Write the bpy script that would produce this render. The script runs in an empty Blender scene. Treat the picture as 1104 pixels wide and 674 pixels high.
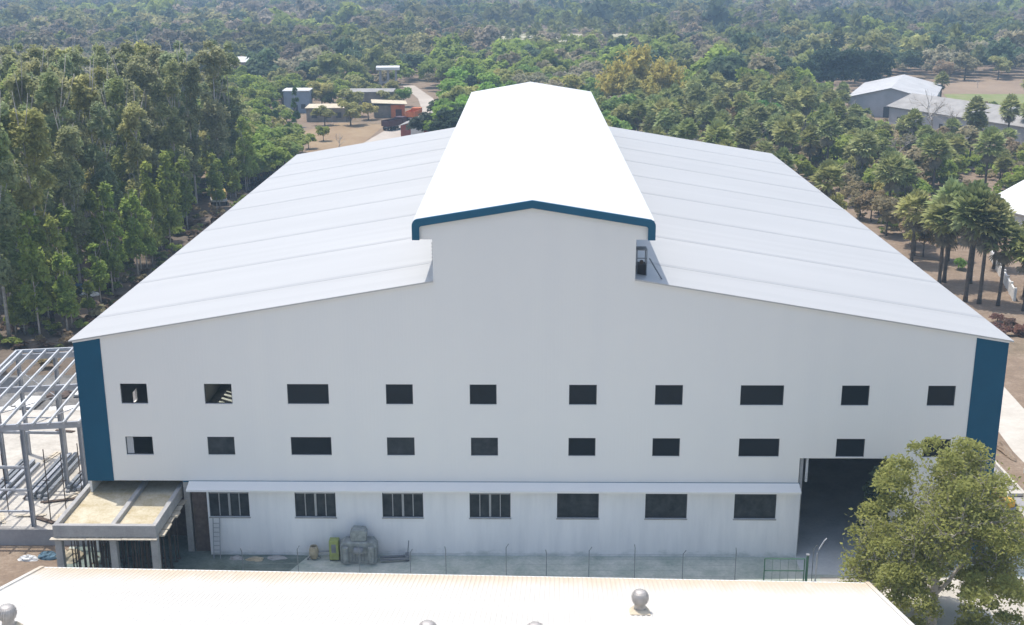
import bpy, math, random
import numpy as np
from mathutils import Matrix, Vector

SC = bpy.context.scene
COL = SC.collection
R = math.radians

# ------------------------------------------------------------------ camera, sky, sun, exposure
def make_camera():
    p, a, r = R(16.15), R(0.81), R(0.12)
    f = Vector((-math.sin(a)*math.cos(p), math.cos(a)*math.cos(p), -math.sin(p)))
    rt = Vector((math.cos(a), math.sin(a), 0))
    dn = -rt.cross(f)
    rt, dn = rt*math.cos(r) + dn*math.sin(r), dn*math.cos(r) - rt*math.sin(r)
    cd = bpy.data.cameras.new('camera')
    cd.sensor_fit = 'HORIZONTAL'; cd.sensor_width = 36.0; cd.lens = 36.0*1291/1104
    cd.clip_start = 0.5; cd.clip_end = 6000
    o = bpy.data.objects.new('camera', cd); COL.objects.link(o)
    m = Matrix((( rt.x, -dn.x, -f.x, 0), (rt.y, -dn.y, -f.y, -73.3), (rt.z, -dn.z, -f.z, 38.3), (0, 0, 0, 1)))
    o.matrix_world = m
    SC.camera = o
make_camera()

SUN = Vector((-0.25, 0.165, 1.0)).normalized()
EL = math.asin(SUN.z); AZ = math.atan2(SUN.x, SUN.y)      # azimuth from +Y towards +X
w = bpy.data.worlds.new('World'); SC.world = w; w.use_nodes = True
nt = w.node_tree; bg = nt.nodes['Background']
sky = nt.nodes.new('ShaderNodeTexSky'); sky.sky_type = 'NISHITA'; sky.sun_disc = False
sky.sun_elevation = EL; sky.sun_rotation = AZ
sky.altitude = 100; sky.air_density = 1.2; sky.dust_density = 2.5; sky.ozone_density = 1.0
nt.links.new(sky.outputs[0], bg.inputs[0]); bg.inputs[1].default_value = 0.15
sl = bpy.data.lights.new('sun', 'SUN'); sl.energy = 2.75; sl.angle = R(0.53); sl.color = (1, 0.955, 0.89)
so = bpy.data.objects.new('sun', sl); COL.objects.link(so)
so.rotation_euler = SUN.to_track_quat('Z', 'Y').to_euler(); so.location = (-60, 60, 200)
SC.view_settings.view_transform = 'Standard'; SC.view_settings.look = 'None'
SC.view_settings.gamma = 1.0; SC.view_settings.exposure = 0.55; SC.view_settings.use_curve_mapping = False
SC.cycles.max_bounces = 9; SC.cycles.diffuse_bounces = 7; SC.cycles.glossy_bounces = 2
SC.cycles.transmission_bounces = 3; SC.cycles.volume_bounces = 0; SC.cycles.transparent_max_bounces = 6
SC.cycles.caustics_reflective = False; SC.cycles.caustics_refractive = False

# ------------------------------------------------------------------ helpers
def tag(o, label=None, cat=None, group=None, kind=None):
    if label: o['label'] = label
    if cat: o['category'] = cat
    if group: o['group'] = group
    if kind: o['kind'] = kind
    return o

def thing(name, label, cat, loc=(0, 0, 0), rz=0.0, group=None):
    o = bpy.data.objects.new(name, None); COL.objects.link(o)
    o.empty_display_size = 0.5
    o.location = loc; o.rotation_euler = (0, 0, rz)
    return tag(o, label, cat, group)

class MB:
    """collects polygons; build() links them as one mesh object"""
    def __init__(s): s.v = []; s.f = []; s.m = []; s.mi = 0
    def face(s, pts):
        i = len(s.v); s.v.extend([tuple(p) for p in pts]); s.f.append(tuple(range(i, i+len(pts)))); s.m.append(s.mi); return s
    def box(s, x0, y0, z0, x1, y1, z1):
        i = len(s.v)
        s.v += [(x0,y0,z0),(x1,y0,z0),(x1,y1,z0),(x0,y1,z0),(x0,y0,z1),(x1,y0,z1),(x1,y1,z1),(x0,y1,z1)]
        for q in ((0,3,2,1),(4,5,6,7),(0,1,5,4),(1,2,6,5),(2,3,7,6),(3,0,4,7)):
            s.f.append(tuple(i+k for k in q)); s.m.append(s.mi)
        return s
    def bar(s, a, b, wd, ht, up=(0, 0, 1)):
        a, b, up = Vector(a), Vector(b), Vector(up)
        d = (b-a).normalized()
        sd = d.cross(up)
        if sd.length < 1e-4: sd = d.cross(Vector((0, 1, 0)))
        sd.normalize(); u = sd.cross(d).normalized()
        i = len(s.v)
        for p in (a, b):
            for (q, r_) in ((-1,-1),(1,-1),(1,1),(-1,1)):
                s.v.append(tuple(p + sd*(q*wd/2) + u*(r_*ht/2)))
        for q in ((0,1,2,3),(7,6,5,4),(0,4,5,1),(1,5,6,2),(2,6,7,3),(3,7,4,0)):
            s.f.append(tuple(i+k for k in q)); s.m.append(s.mi)
        return s
    def tube(s, pts, rad, n=6, caps=True):
        pts = [Vector(p) for p in pts]
        rads = rad if isinstance(rad, (list, tuple)) else [rad]*len(pts)
        i0 = len(s.v)
        for k, p in enumerate(pts):
            d = (pts[min(k+1, len(pts)-1)] - pts[max(k-1, 0)]).normalized()
            ref = Vector((0, 0, 1)) if abs(d.z) < 0.9 else Vector((1, 0, 0))
            a = d.cross(ref).normalized(); b = d.cross(a)
            for j in range(n):
                t = 2*math.pi*j/n
                s.v.append(tuple(p + (a*math.cos(t) + b*math.sin(t))*rads[k]))
        for k in range(len(pts)-1):
            for j in range(n):
                s.f.append((i0+k*n+j, i0+k*n+(j+1) % n, i0+(k+1)*n+(j+1) % n, i0+(k+1)*n+j)); s.m.append(s.mi)
        if caps:
            s.f.append(tuple(i0+j for j in range(n))[::-1]); s.m.append(s.mi)
            e = i0+(len(pts)-1)*n
            s.f.append(tuple(e+j for j in range(n))); s.m.append(s.mi)
        return s
    def lathe(s, prof, c=(0, 0, 0), n=16):
        i0 = len(s.v)
        for (r_, z) in prof:
            for j in range(n):
                t = 2*math.pi*j/n
                s.v.append((c[0]+r_*math.cos(t), c[1]+r_*math.sin(t), c[2]+z))
        for k in range(len(prof)-1):
            for j in range(n):
                s.f.append((i0+k*n+j, i0+k*n+(j+1) % n, i0+(k+1)*n+(j+1) % n, i0+(k+1)*n+j)); s.m.append(s.mi)
        return s
    def prism_y(s, poly, y0, y1):
        """polygon in XZ (counter-clockwise seen from -Y) extruded from y0 to y1"""
        n = len(poly); i = len(s.v)
        s.v += [(x, y0, z) for x, z in poly] + [(x, y1, z) for x, z in poly]
        s.f.append(tuple(range(i, i+n))); s.m.append(s.mi)
        s.f.append(tuple(range(i+2*n-1, i+n-1, -1))); s.m.append(s.mi)
        for k in range(n):
            k2 = (k+1) % n
            s.f.append((i+k2, i+k, i+n+k, i+n+k2)); s.m.append(s.mi)
        return s
    def build(s, name, mats, parent=None, smooth=False):
        me = bpy.data.meshes.new(name)
        me.from_pydata(s.v, [], s.f)
        if not isinstance(mats, (list, tuple)): mats = [mats]
        for m in mats: me.materials.append(m)
        if len(mats) > 1: me.polygons.foreach_set('material_index', s.m)
        if smooth: me.polygons.foreach_set('use_smooth', [True]*len(s.f))
        me.update()
        o = bpy.data.objects.new(name, me); COL.objects.link(o)
        if parent: o.parent = parent
        return o

def bevel(o, wd=0.02, seg=2):
    m = o.modifiers.new('bevel', 'BEVEL'); m.width = wd; m.segments = seg; m.limit_method = 'ANGLE'; m.angle_limit = R(40)
    return o

# ------------------------------------------------------------------ materials
class NT:
    def __init__(s, name):
        s.mat = bpy.data.materials.new(name); s.mat.use_nodes = True
        s.t = s.mat.node_tree; s.b = s.t.nodes['Principled BSDF']; s.out = s.t.nodes['Material Output']
    def n(s, typ, **kw):
        x = s.t.nodes.new(typ)
        for k, v in kw.items():
            if k.startswith('i_'):
                k = k[2:]; x.inputs[int(k) if k.isdigit() else k].default_value = v
            else: setattr(x, k, v)
        return x
    def l(s, a, b): s.t.links.new(a, b)
    def coord(s, scale=(1, 1, 1), which='Object'):
        tc = s.n('ShaderNodeTexCoord'); mp = s.n('ShaderNodeMapping'); mp.inputs['Scale'].default_value = scale
        s.l(tc.outputs[which], mp.inputs[0]); return mp.outputs[0]
    def noise(s, co, scale, detail=4, rough=0.55):
        x = s.n('ShaderNodeTexNoise'); x.inputs['Scale'].default_value = scale; x.inputs['Detail'].default_value = detail
        x.inputs['Roughness'].default_value = rough; s.l(co, x.inputs['Vector']); return x.outputs['Fac']
    def ramp(s, fac, stops):
        x = s.n('ShaderNodeValToRGB'); e = x.color_ramp.elements
        while len(e) < len(stops): e.new(0.5)
        for k, (p, c) in enumerate(stops):
            e[k].position = p; e[k].color = (*c, 1) if len(c) == 3 else c
        s.l(fac, x.inputs[0]); return x.outputs[0]
    def mix(s, fac, a, b, blend='MIX'):
        x = s.n('ShaderNodeMix', data_type='RGBA', blend_type=blend)
        for v, i in ((fac, 0), (a, 6), (b, 7)):
            if hasattr(v, 'is_linked') or hasattr(v, 'links'): s.l(v, x.inputs[i])
            else: x.inputs[i].default_value = (*v, 1) if isinstance(v, tuple) and len(v) == 3 else v
        return x.outputs[2]
    def math(s, op, a, b=0.0):
        x = s.n('ShaderNodeMath', operation=op)
        for v, i in ((a, 0), (b, 1)):
            if hasattr(v, 'links'): s.l(v, x.inputs[i])
            else: x.inputs[i].default_value = v
        return x.outputs[0]
    def bump(s, h, strength=0.3, dist=0.02):
        x = s.n('ShaderNodeBump'); x.inputs['Strength'].default_value = strength; x.inputs['Distance'].default_value = dist
        s.l(h, x.inputs['Height']); s.l(x.outputs[0], s.b.inputs['Normal'])
    def base(s, c):
        if hasattr(c, 'links'): s.l(c, s.b.inputs['Base Color'])
        else: s.b.inputs['Base Color'].default_value = (*c, 1)
    def set(s, rough=0.6, metal=0.0, spec=0.4):
        s.b.inputs['Roughness'].default_value = rough; s.b.inputs['Metallic'].default_value = metal
        s.b.inputs['Specular IOR Level'].default_value = spec; return s.mat

def plain(name, c, rough=0.6, metal=0.0, spec=0.4, var=0.18, scale=1.5, bump=0.0):
    m = NT(name); co = m.coord()
    f = m.noise(co, scale, 5, 0.6)
    d = tuple(x*(1-var) for x in c); b = tuple(min(1, x*(1+var)) for x in c)
    m.base(m.ramp(f, [(0.3, d), (0.7, b)]))
    if bump: m.bump(m.noise(co, scale*8, 4), bump, 0.02)
    return m.set(rough, metal, spec)

def clad_mat(name, c, stain, ribs=4.0, axis='X'):
    """painted profiled sheet: fine ribs as bump, sheet-to-sheet tone, faint rain streaks"""
    m = NT(name); co = m.coord()
    sp = m.n('ShaderNodeSeparateXYZ'); m.l(co, sp.inputs[0])
    x = sp.outputs[axis]
    sheet = m.math('FLOOR', m.math('MULTIPLY', x, 1.0))
    wn = m.n('ShaderNodeTexWhiteNoise', noise_dimensions='1D'); m.l(sheet, wn.inputs['W'])
    streak = m.noise(m.coord((0.9, 0.9, 0.06)), 1.3, 5, 0.6)
    big = m.noise(m.coord((0.06, 0.06, 0.09)), 1.0, 3)
    k = m.math('ADD', m.math('MULTIPLY', wn.outputs[0], 0.35), m.math('MULTIPLY', streak, 0.75))
    k = m.math('ADD', k, m.math('MULTIPLY', big, 0.4))
    m.base(m.ramp(k, [(0.35, stain), (1.05, c)]))
    ph = m.math('FRACT', m.math('MULTIPLY', x, ribs))
    rib = m.math('GREATER_THAN', ph, 0.8)
    m.bump(rib, 0.25, 0.02)
    return m

M = {}
mm = clad_mat('white_wall_cladding', (0.765, 0.75, 0.71), (0.745, 0.732, 0.70)); M['clad'] = mm.set(0.55, 0, 0.25)
M['blue'] = plain('blue_cladding', (0.009, 0.078, 0.138), 0.5, 0, 0.12, 0.08, 0.4)
M['blue_trim'] = plain('blue_trim', (0.018, 0.10, 0.168), 0.5, 0, 0.15, 0.06, 0.6)

def roof_mat(name, c, dirt, bay=9.3, off=5.2, lapw=0.42, amt=0.5, ribs=3.0):
    m = NT(name); co = m.coord()
    sp = m.n('ShaderNodeSeparateXYZ'); m.l(co, sp.inputs[0]); y = sp.outputs['Y']
    big = m.noise(m.coord((0.05, 0.12, 0.05)), 1.0, 4, 0.6)
    sheet = m.math('FLOOR', m.math('MULTIPLY', y, 1.0))
    wn = m.n('ShaderNodeTexWhiteNoise', noise_dimensions='1D'); m.l(sheet, wn.inputs['W'])
    k = m.math('ADD', m.math('MULTIPLY', big, 0.8), m.math('MULTIPLY', wn.outputs[0], 0.2))
    col = m.ramp(k, [(0.25, tuple(0.90*a for a in c)), (0.75, c)])
    ph = m.math('MULTIPLY', m.math('FRACT', m.math('DIVIDE', m.math('SUBTRACT', y, off-lapw/2), bay)), bay)
    lap = m.math('LESS_THAN', ph, lapw)
    st = m.noise(m.coord((0.5, 3.0, 0.5)), 0.9, 4, 0.65)
    fac = m.math('MULTIPLY', lap, m.math('MULTIPLY', st, amt*1.8))
    sm = m.noise(m.coord((0.25, 1.6, 0.25)), 1.0, 5, 0.7)
    fac2 = m.math('MULTIPLY', m.math('GREATER_THAN', sm, 0.62), 0.10)
    col = m.mix(m.math('MAXIMUM', fac, fac2), col, dirt)
    m.base(col)
    rib = m.math('GREATER_THAN', m.math('FRACT', m.math('MULTIPLY', y, ribs)), 0.75)
    m.bump(rib, 0.35, 0.03)
    return m
M['roof'] = roof_mat('galvanised_roof_sheet', (0.475, 0.472, 0.462), (0.35, 0.352, 0.355), lapw=0.6, amt=0.65).set(0.5, 0.18, 0.3)
M['roof_white'] = roof_mat('white_roof_sheet', (0.66, 0.66, 0.65), (0.50, 0.51, 0.52), amt=0.5).set(0.45, 0, 0.35)

m = NT('ground_floor_plaster'); co = m.coord()
s1 = m.noise(m.coord((0.5, 0.5, 0.12)), 1.2, 6, 0.65); s2 = m.noise(m.coord((2.5, 2.5, 0.2)), 1.0, 4)
m.base(m.ramp(m.math('ADD', m.math('MULTIPLY', s1, 0.6), m.math('MULTIPLY', s2, 0.4)), [(0.3, (0.68, 0.69, 0.70)), (0.62, (0.82, 0.82, 0.815))]))
m.bump(m.noise(co, 6, 4), 0.15, 0.01); M['plaster'] = m.set(0.8, 0, 0.2)
sp = m.n('ShaderNodeSeparateXYZ'); m.l(co, sp.inputs[0])
ft = m.math('ADD', m.math('MULTIPLY', sp.outputs['Z'], -0.9), m.math('MULTIPLY', m.noise(m.coord((0.7, 0.7, 1.6)), 1.3, 5, 0.7), 1.6))
src = m.b.inputs['Base Color'].links[0].from_socket
m.base(m.mix(m.ramp(ft, [(0.45, (0, 0, 0)), (0.95, (0.6, 0.6, 0.6))]), src, (0.33, 0.39, 0.36)))

M['frame_dark'] = plain('dark_window_frame', (0.05, 0.055, 0.06), 0.5, 0, 0.3, 0.1)
M['frame_alu'] = plain('aluminium_mullion', (0.34, 0.35, 0.36), 0.45, 0.2, 0.4, 0.1)
m = NT('dark_glass'); m.base((0.010, 0.014, 0.017)); M['glass'] = m.set(0.3, 0, 0.12)
m = NT('dusty_glass'); dn_ = m.noise(m.coord(), 1.4, 5, 0.65); m.base(m.ramp(dn_, [(0.35, (0.020, 0.025, 0.028)), (0.7, (0.055, 0.062, 0.065))])); M['glass_dusty'] = m.set(0.45, 0, 0.15)
M['dark'] = plain('dark_interior', (0.10, 0.10, 0.10), 0.85, 0, 0.2)
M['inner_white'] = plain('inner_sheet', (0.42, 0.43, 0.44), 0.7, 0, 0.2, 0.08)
M['steel'] = plain('galvanised_steel', (0.36, 0.375, 0.40), 0.5, 0.2, 0.4, 0.2, 0.8)
M['steel_light'] = plain('zinc_purlin', (0.50, 0.515, 0.53), 0.5, 0.15, 0.4, 0.2, 0.6)
M['steel_dark'] = plain('grey_primed_steel', (0.20, 0.215, 0.23), 0.55, 0.2, 0.4, 0.15)
M['rust'] = plain('rusty_pipe', (0.09, 0.065, 0.05), 0.8, 0.1, 0.3, 0.35, 4)
M['wood'] = plain('formwork_plywood', (0.52, 0.46, 0.36), 0.8, 0, 0.2, 0.25, 3)
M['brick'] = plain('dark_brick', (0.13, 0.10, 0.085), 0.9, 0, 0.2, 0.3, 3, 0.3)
M['black'] = plain('black_louvre', (0.035, 0.03, 0.03), 0.7, 0, 0.2)
M['green_paint'] = plain('green_gate_paint', (0.05, 0.13, 0.08), 0.55, 0, 0.4, 0.2)
M['machine_grey'] = plain('dusty_grey_casing', (0.27, 0.29, 0.28), 0.8, 0, 0.2, 0.35, 2.5, 0.5)
M['lime'] = plain('yellow_green_paint', (0.30, 0.345, 0.11), 0.65, 0, 0.4, 0.25, 3)
M['tan'] = plain('tan_card', (0.42, 0.36, 0.25), 0.85, 0, 0.2, 0.25, 3)
M['yellow'] = plain('machine_yellow', (0.72, 0.38, 0.03), 0.45, 0, 0.5, 0.15, 2)
M['rubber'] = plain('tyre_rubber', (0.03, 0.03, 0.03), 0.9, 0, 0.2)
M['white_paint'] = plain('white_paint', (0.72, 0.71, 0.68), 0.6, 0, 0.3, 0.1)
M['orange'] = plain('orange_paint', (0.55, 0.16, 0.05), 0.6, 0, 0.3, 0.2, 1)
M['cream_sheet'] = plain('cream_sheet', (0.56, 0.48, 0.35), 0.8, 0, 0.2, 0.2, 0.8)
M['maroon'] = plain('maroon_paint', (0.075, 0.03, 0.035), 0.5, 0, 0.4, 0.2, 1)
M['brick_red'] = plain('brick_red_wall', (0.30, 0.085, 0.06), 0.85, 0, 0.2, 0.2, 1)
M['blue_grey'] = plain('blue_grey_wall', (0.27, 0.31, 0.37), 0.8, 0, 0.2, 0.12, 0.6)
M['old_wall'] = plain('weathered_wall', (0.25, 0.225, 0.19), 0.9, 0, 0.2, 0.25, 0.7)
M['grey_roof'] = plain('asbestos_roof', (0.315, 0.30, 0.28), 0.85, 0, 0.2, 0.18, 0.35, 0.2)
M['white_roof'] = plain('pale_roof', (0.68, 0.67, 0.64), 0.7, 0, 0.3, 0.08, 0.3)
M['shed_pale'] = plain('light_grey_roof', (0.47, 0.46, 0.445), 0.6, 0.0, 0.3, 0.12, 0.25)
M['shed_wall'] = plain('shed_wall', (0.40, 0.395, 0.40), 0.85, 0, 0.2, 0.12, 0.4)
M['tarp'] = plain('blue_tarpaulin', (0.10, 0.165, 0.21), 0.8, 0, 0.1, 0.5, 3)
M['sack'] = plain('white_sack', (0.62, 0.62, 0.60), 0.8, 0, 0.2, 0.15, 2)
M['ochre'] = plain('ochre_canvas', (0.48, 0.33, 0.10), 0.8, 0, 0.2, 0.2, 1)

def concrete(name, a, b, sc=0.25, rough=0.85, bump=0.2):
    m = NT(name); co = m.coord()
    n1 = m.noise(co, sc, 6, 0.65); n2 = m.noise(co, sc*9, 4, 0.6)
    m.base(m.ramp(m.math('ADD', m.math('MULTIPLY', n1, 0.7), m.math('MULTIPLY', n2, 0.3)), [(0.32, a), (0.66, b)]))
    m.bump(m.noise(co, 12, 4), bump, 0.02)
    return m.set(rough, 0, 0.2)
M['yard'] = concrete('yard_concrete', (0.27, 0.33, 0.28), (0.60, 0.605, 0.54), 0.5)
M['hall_floor'] = concrete('hall_floor', (0.46, 0.49, 0.49), (0.66, 0.67, 0.66), 0.4)  # paler than the yard concrete: doorway brightness put into the colour
M['dark_green'] = concrete('dark_green_ground', (0.07, 0.10, 0.085), (0.22, 0.26, 0.23), 0.6)
M['rough'] = concrete('rough_ground', (0.08, 0.078, 0.073), (0.25, 0.24, 0.225), 0.45)
M['pad'] = concrete('pale_screed', (0.34, 0.31, 0.265), (0.60, 0.565, 0.50), 0.35)
M['pad_side'] = concrete('plinth_side', (0.26, 0.255, 0.26), (0.38, 0.37, 0.37), 0.5)
M['concrete'] = concrete('raw_concrete', (0.28, 0.27, 0.26), (0.44, 0.43, 0.41), 1.2)
M['slab_top'] = concrete('cured_slab_sand', (0.36, 0.28, 0.14), (0.64, 0.585, 0.455), 0.8)
M['path'] = concrete('pale_path', (0.44, 0.40, 0.34), (0.60, 0.56, 0.49), 0.25)
M['dirt_road'] = concrete('dirt_road', (0.36, 0.31, 0.26), (0.52, 0.46, 0.39), 0.12)
M['dirt_field'] = concrete('dry_field', (0.23, 0.15, 0.085), (0.34, 0.25, 0.15), 0.09)
M['crop'] = concrete('crop_rows', (0.15, 0.21, 0.05), (0.27, 0.25, 0.12), 0.15)
M['pale_field'] = concrete('stubble_field', (0.36, 0.33, 0.21), (0.50, 0.46, 0.32), 0.03)
M['bare_field'] = concrete('ploughed_field', (0.22, 0.155, 0.105), (0.33, 0.245, 0.165), 0.05)

m = NT('earth'); co = m.coord()
n1 = m.noise(co, 0.035, 6, 0.65); n2 = m.noise(co, 0.5, 6, 0.7); n3 = m.noise(co, 3.5, 4, 0.7)
c1 = m.ramp(n1, [(0.35, (0.235, 0.165, 0.118)), (0.55, (0.30, 0.225, 0.165)), (0.72, (0.16, 0.14, 0.08))])
c2 = m.ramp(m.math('ADD', m.math('MULTIPLY', n2, 0.55), m.math('MULTIPLY', n3, 0.45)), [(0.3, (0.07, 0.055, 0.04)), (0.5, (0.20, 0.15, 0.105)), (0.68, (0.40, 0.33, 0.25))])
m.base(m.mix(0.55, c1, c2)); m.bump(n3, 0.6, 0.08); M['earth'] = m.set(0.95, 0, 0.1)

m = NT('corrugated_shed_roof'); tc = m.n('ShaderNodeTexCoord')
sp = m.n('ShaderNodeSeparateXYZ'); m.l(tc.outputs['Object'], sp.inputs[0])
ns = m.noise(m.coord((0.7, 0.10, 1)), 1.0, 5, 0.65); nb = m.noise(m.coord((0.08, 0.15, 1)), 1.0, 3)
edge = m.ramp(m.math('ADD', m.math('MULTIPLY', sp.outputs['Y'], 0.16), m.math('MULTIPLY', ns, 0.9)), [(0.0, (0, 0, 0)), (0.42, (1, 1, 1))])
cl = m.ramp(nb, [(0.3, (0.575, 0.55, 0.50)), (0.7, (0.63, 0.61, 0.565))])
rust = m.ramp(ns, [(0.3, (0.54, 0.445, 0.325)), (0.7, (0.57, 0.49, 0.385))])
m.base(m.mix(edge, cl, rust)); M['shed_roof'] = m.set(0.55, 0, 0.3)

def leaf_mat(name, dark, light, trans=0.58, use='object', rough=0.65):
    """leaf colour = the tree's own colour (object colour or per-tree attribute) x leaf-to-leaf variation"""
    m = NT(name)
    g = m.n('ShaderNodeNewGeometry')
    c = m.ramp(g.outputs['Random Per Island'], [(0.0, dark), (0.55, tuple((a+b)/2 for a, b in zip(dark, light))), (1.0, light)])
    if use == 'object':
        oi = m.n('ShaderNodeObjectInfo'); tint = oi.outputs['Color']
    else:
        at = m.n('ShaderNodeAttribute'); at.attribute_name = 'tint'; tint = at.outputs['Color']
    col = m.mix(1.0, c, tint, 'MULTIPLY')
    m.base(col); m.set(rough, 0, 0.25)
    tr = m.n('ShaderNodeBsdfTranslucent'); m.l(col, tr.inputs[0])
    mx = m.n('ShaderNodeMixShader'); mx.inputs[0].default_value = trans
    m.l(m.b.outputs[0], mx.inputs[1]); m.l(tr.outputs[0], mx.inputs[2]); m.l(mx.outputs[0], m.out.inputs[0])
    return m.mat
M['leaf'] = leaf_mat('leaf', (0.9, 0.88, 0.8), (1.5, 1.48, 1.4))
M['leaf_mass'] = leaf_mat('leaf_mass', (0.9, 0.87, 0.8), (1.5, 1.46, 1.4), use='attr')
M['frond'] = leaf_mat('palm_frond', (0.7, 0.69, 0.62), (1.75, 1.72, 1.65), 0.4, rough=0.6)
M['frond_dry'] = plain('dry_frond', (0.21, 0.18, 0.12), 0.9, 0, 0.2, 0.4, 2)
M['bark'] = plain('grey_bark', (0.43, 0.39, 0.34), 0.9, 0, 0.2, 0.35, 3, 0.4)
M['bark_dark'] = plain('dark_bark', (0.10, 0.085, 0.07), 0.9, 0, 0.2, 0.35, 3, 0.4)

# ------------------------------------------------------------------ the setting: ground sheets
def sheet(name, pts, z, mat, kind='structure'):
    o = MB().face([(x, y, z) for x, y in pts]).build(name, mat)
    o['kind'] = kind; return o
sheet('ground', [(-3500, -600), (3500, -600), (3500, 5000), (-3500, 5000)], 0.0, M['earth'])
sheet('concrete_yard', [(-30, -9.5), (19, -9.5), (19, -2.9), (34.2, -2.9), (34.2, 76), (-29.6, 76), (-29.6, 0.9), (-31.5, 0.9)], 0.012, M['yard'])
sheet('pale_yard', [(19, -40), (60, -40), (48, -2.9), (19, -2.9)], 0.010, M['path'])
M['litter'] = concrete('leaf_litter_floor', (0.075, 0.058, 0.043), (0.21, 0.165, 0.125), 0.5)
sheet('grove_floor', [(-150, 33), (-43, 33), (-44, 100), (-46, 150), (-150, 150)], 0.02, M['litter'])
def strip(name, pts, wd, z, mat):
    mb = MB(); P = [Vector((x, y, 0)) for x, y in pts]; L = []; Rr = []
    for k, p in enumerate(P):
        d = (P[min(k+1, len(P)-1)] - P[max(k-1, 0)]).normalized(); s = Vector((d.y, -d.x, 0))
        wk = wd[k] if isinstance(wd, (list, tuple)) else wd
        L.append(p - s*wk/2); Rr.append(p + s*wk/2)
    for k in range(len(P)-1):
        mb.face([(*L[k].xy, z), (*Rr[k].xy, z), (*Rr[k+1].xy, z), (*L[k+1].xy, z)])
    o = mb.build(name, mat); o['kind'] = 'structure'; return o
strip('concrete_path', [(41.5, 4), (41.6, 18), (42.5, 27), (43.6, 40), (44.5, 60), (46.5, 80), (49, 105), (50, 140)], [3.6, 3.8, 3.8, 3.6, 3.6, 4.0, 4.5, 4.0], 0.016, M['path'])
strip('dirt_road', [(-34, 168), (-33, 195), (-30.5, 215), (-27.5, 235), (-27.5, 262), (-31, 290), (-40, 330)], [6, 8.5, 9, 6, 4.5, 4.5, 4], 0.05, M['dirt_road'])
sheet('dirt_field', [(-47, 150), (-37.5, 150), (-37, 200), (-36, 228), (-48, 232), (-56, 212), (-48, 190)], 0.03, M['dirt_field'])
sheet('crop_field', [(118, 262), (200, 262), (205, 300), (128, 302)], 0.05, M['crop'])
sheet('ploughed_field', [(128, 302.2), (205, 300.2), (225, 350), (140, 352)], 0.05, M['bare_field'])
sheet('stubble_field', [(-28, 455), (62, 455), (78, 640), (-36, 650)], 0.08, M['pale_field'])
sheet('dark_green_ground', [(-31, -9), (-18.5, -9), (-16, -3.2), (-14.8, -0.3), (-21.5, 0.2), (-21.5, 2.6), (-29.5, 2.6), (-31, 0.8)], 0.017, M['dark_green'])  # dark greenish sheet under and beside the porch
sheet('hall_floor', [(17.95, -2.6), (24.6, -2.6), (28.6, 0.3), (28.6, 40), (12, 40), (12, 0.3), (17.95, 0.3)], 0.018, M['hall_floor'])
sheet('rough_ground', [(-70, 24.2), (-30, 24.2), (-33, 37), (-66, 36)], 0.024, M['rough'])
o = MB().box(-62, 1.05, 0, -29.75, 24, 1.2).build('concrete_pad', [M['pad']]); o['kind'] = 'structure'
o.data.materials.append(M['pad_side'])
for p_ in o.data.polygons: p_.material_index = 0 if p_.normal.z > 0.5 else 1

# ------------------------------------------------------------------ the white factory hall
XL, XR = -29.35, 30.65            # wall corners
ZL, ZR = 15.12, 15.25             # eaves
MXL, MXR = -6.04, 6.75            # monitor walls
ZML, ZMR = 19.10, 19.22           # roof where it meets the monitor
AX, AZ_ = 0.24, 24.18             # monitor ridge
ZB = 5.36                         # lower edge of the upper wall
LEN = 79.0
kL = (ZML-ZL)/(MXL-XL); kR = (ZMR-ZR)/(XR-MXR)
def roof_z(x): return ZL + (x-XL)*kL if x < 0 else ZR + (XR-x)*kR

hall = thing('factory_hall', 'large white hall with blue corner panels and a raised white roof along its ridge', 'factory', (0, 0, 0))

WIN = []   # (x0, x1, z0, z1, kind)
top = [(-26.61, -24.86), (-21.12, -19.32), (-15.70, -12.99), (-9.26, -7.50), (-3.80, -2.05), (2.66, 4.46), (8.24, 10.04), (13.77, 16.57), (20.30, 22.09), (25.85, 27.63)]
bot = [(-26.60, -24.80), (-21.17, -19.38), (-15.65, -12.97), (-9.30, -7.48), (-3.76, -1.98), (2.66, 4.44), (8.18, 9.98), (13.85, 16.50), (20.22, 22.08), (25.9, 27.68)]
for k, (a, b) in enumerate(top): WIN.append((a, b, 10.82, 12.2, 'open' if k in (0, 1) else 'glass'))
for k, (a, b) in enumerate(bot): WIN.append((a, b, 7.22, 8.5, 'open' if k == 0 else ('dusty' if k in (1, 3, 4) else 'glass')))

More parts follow.
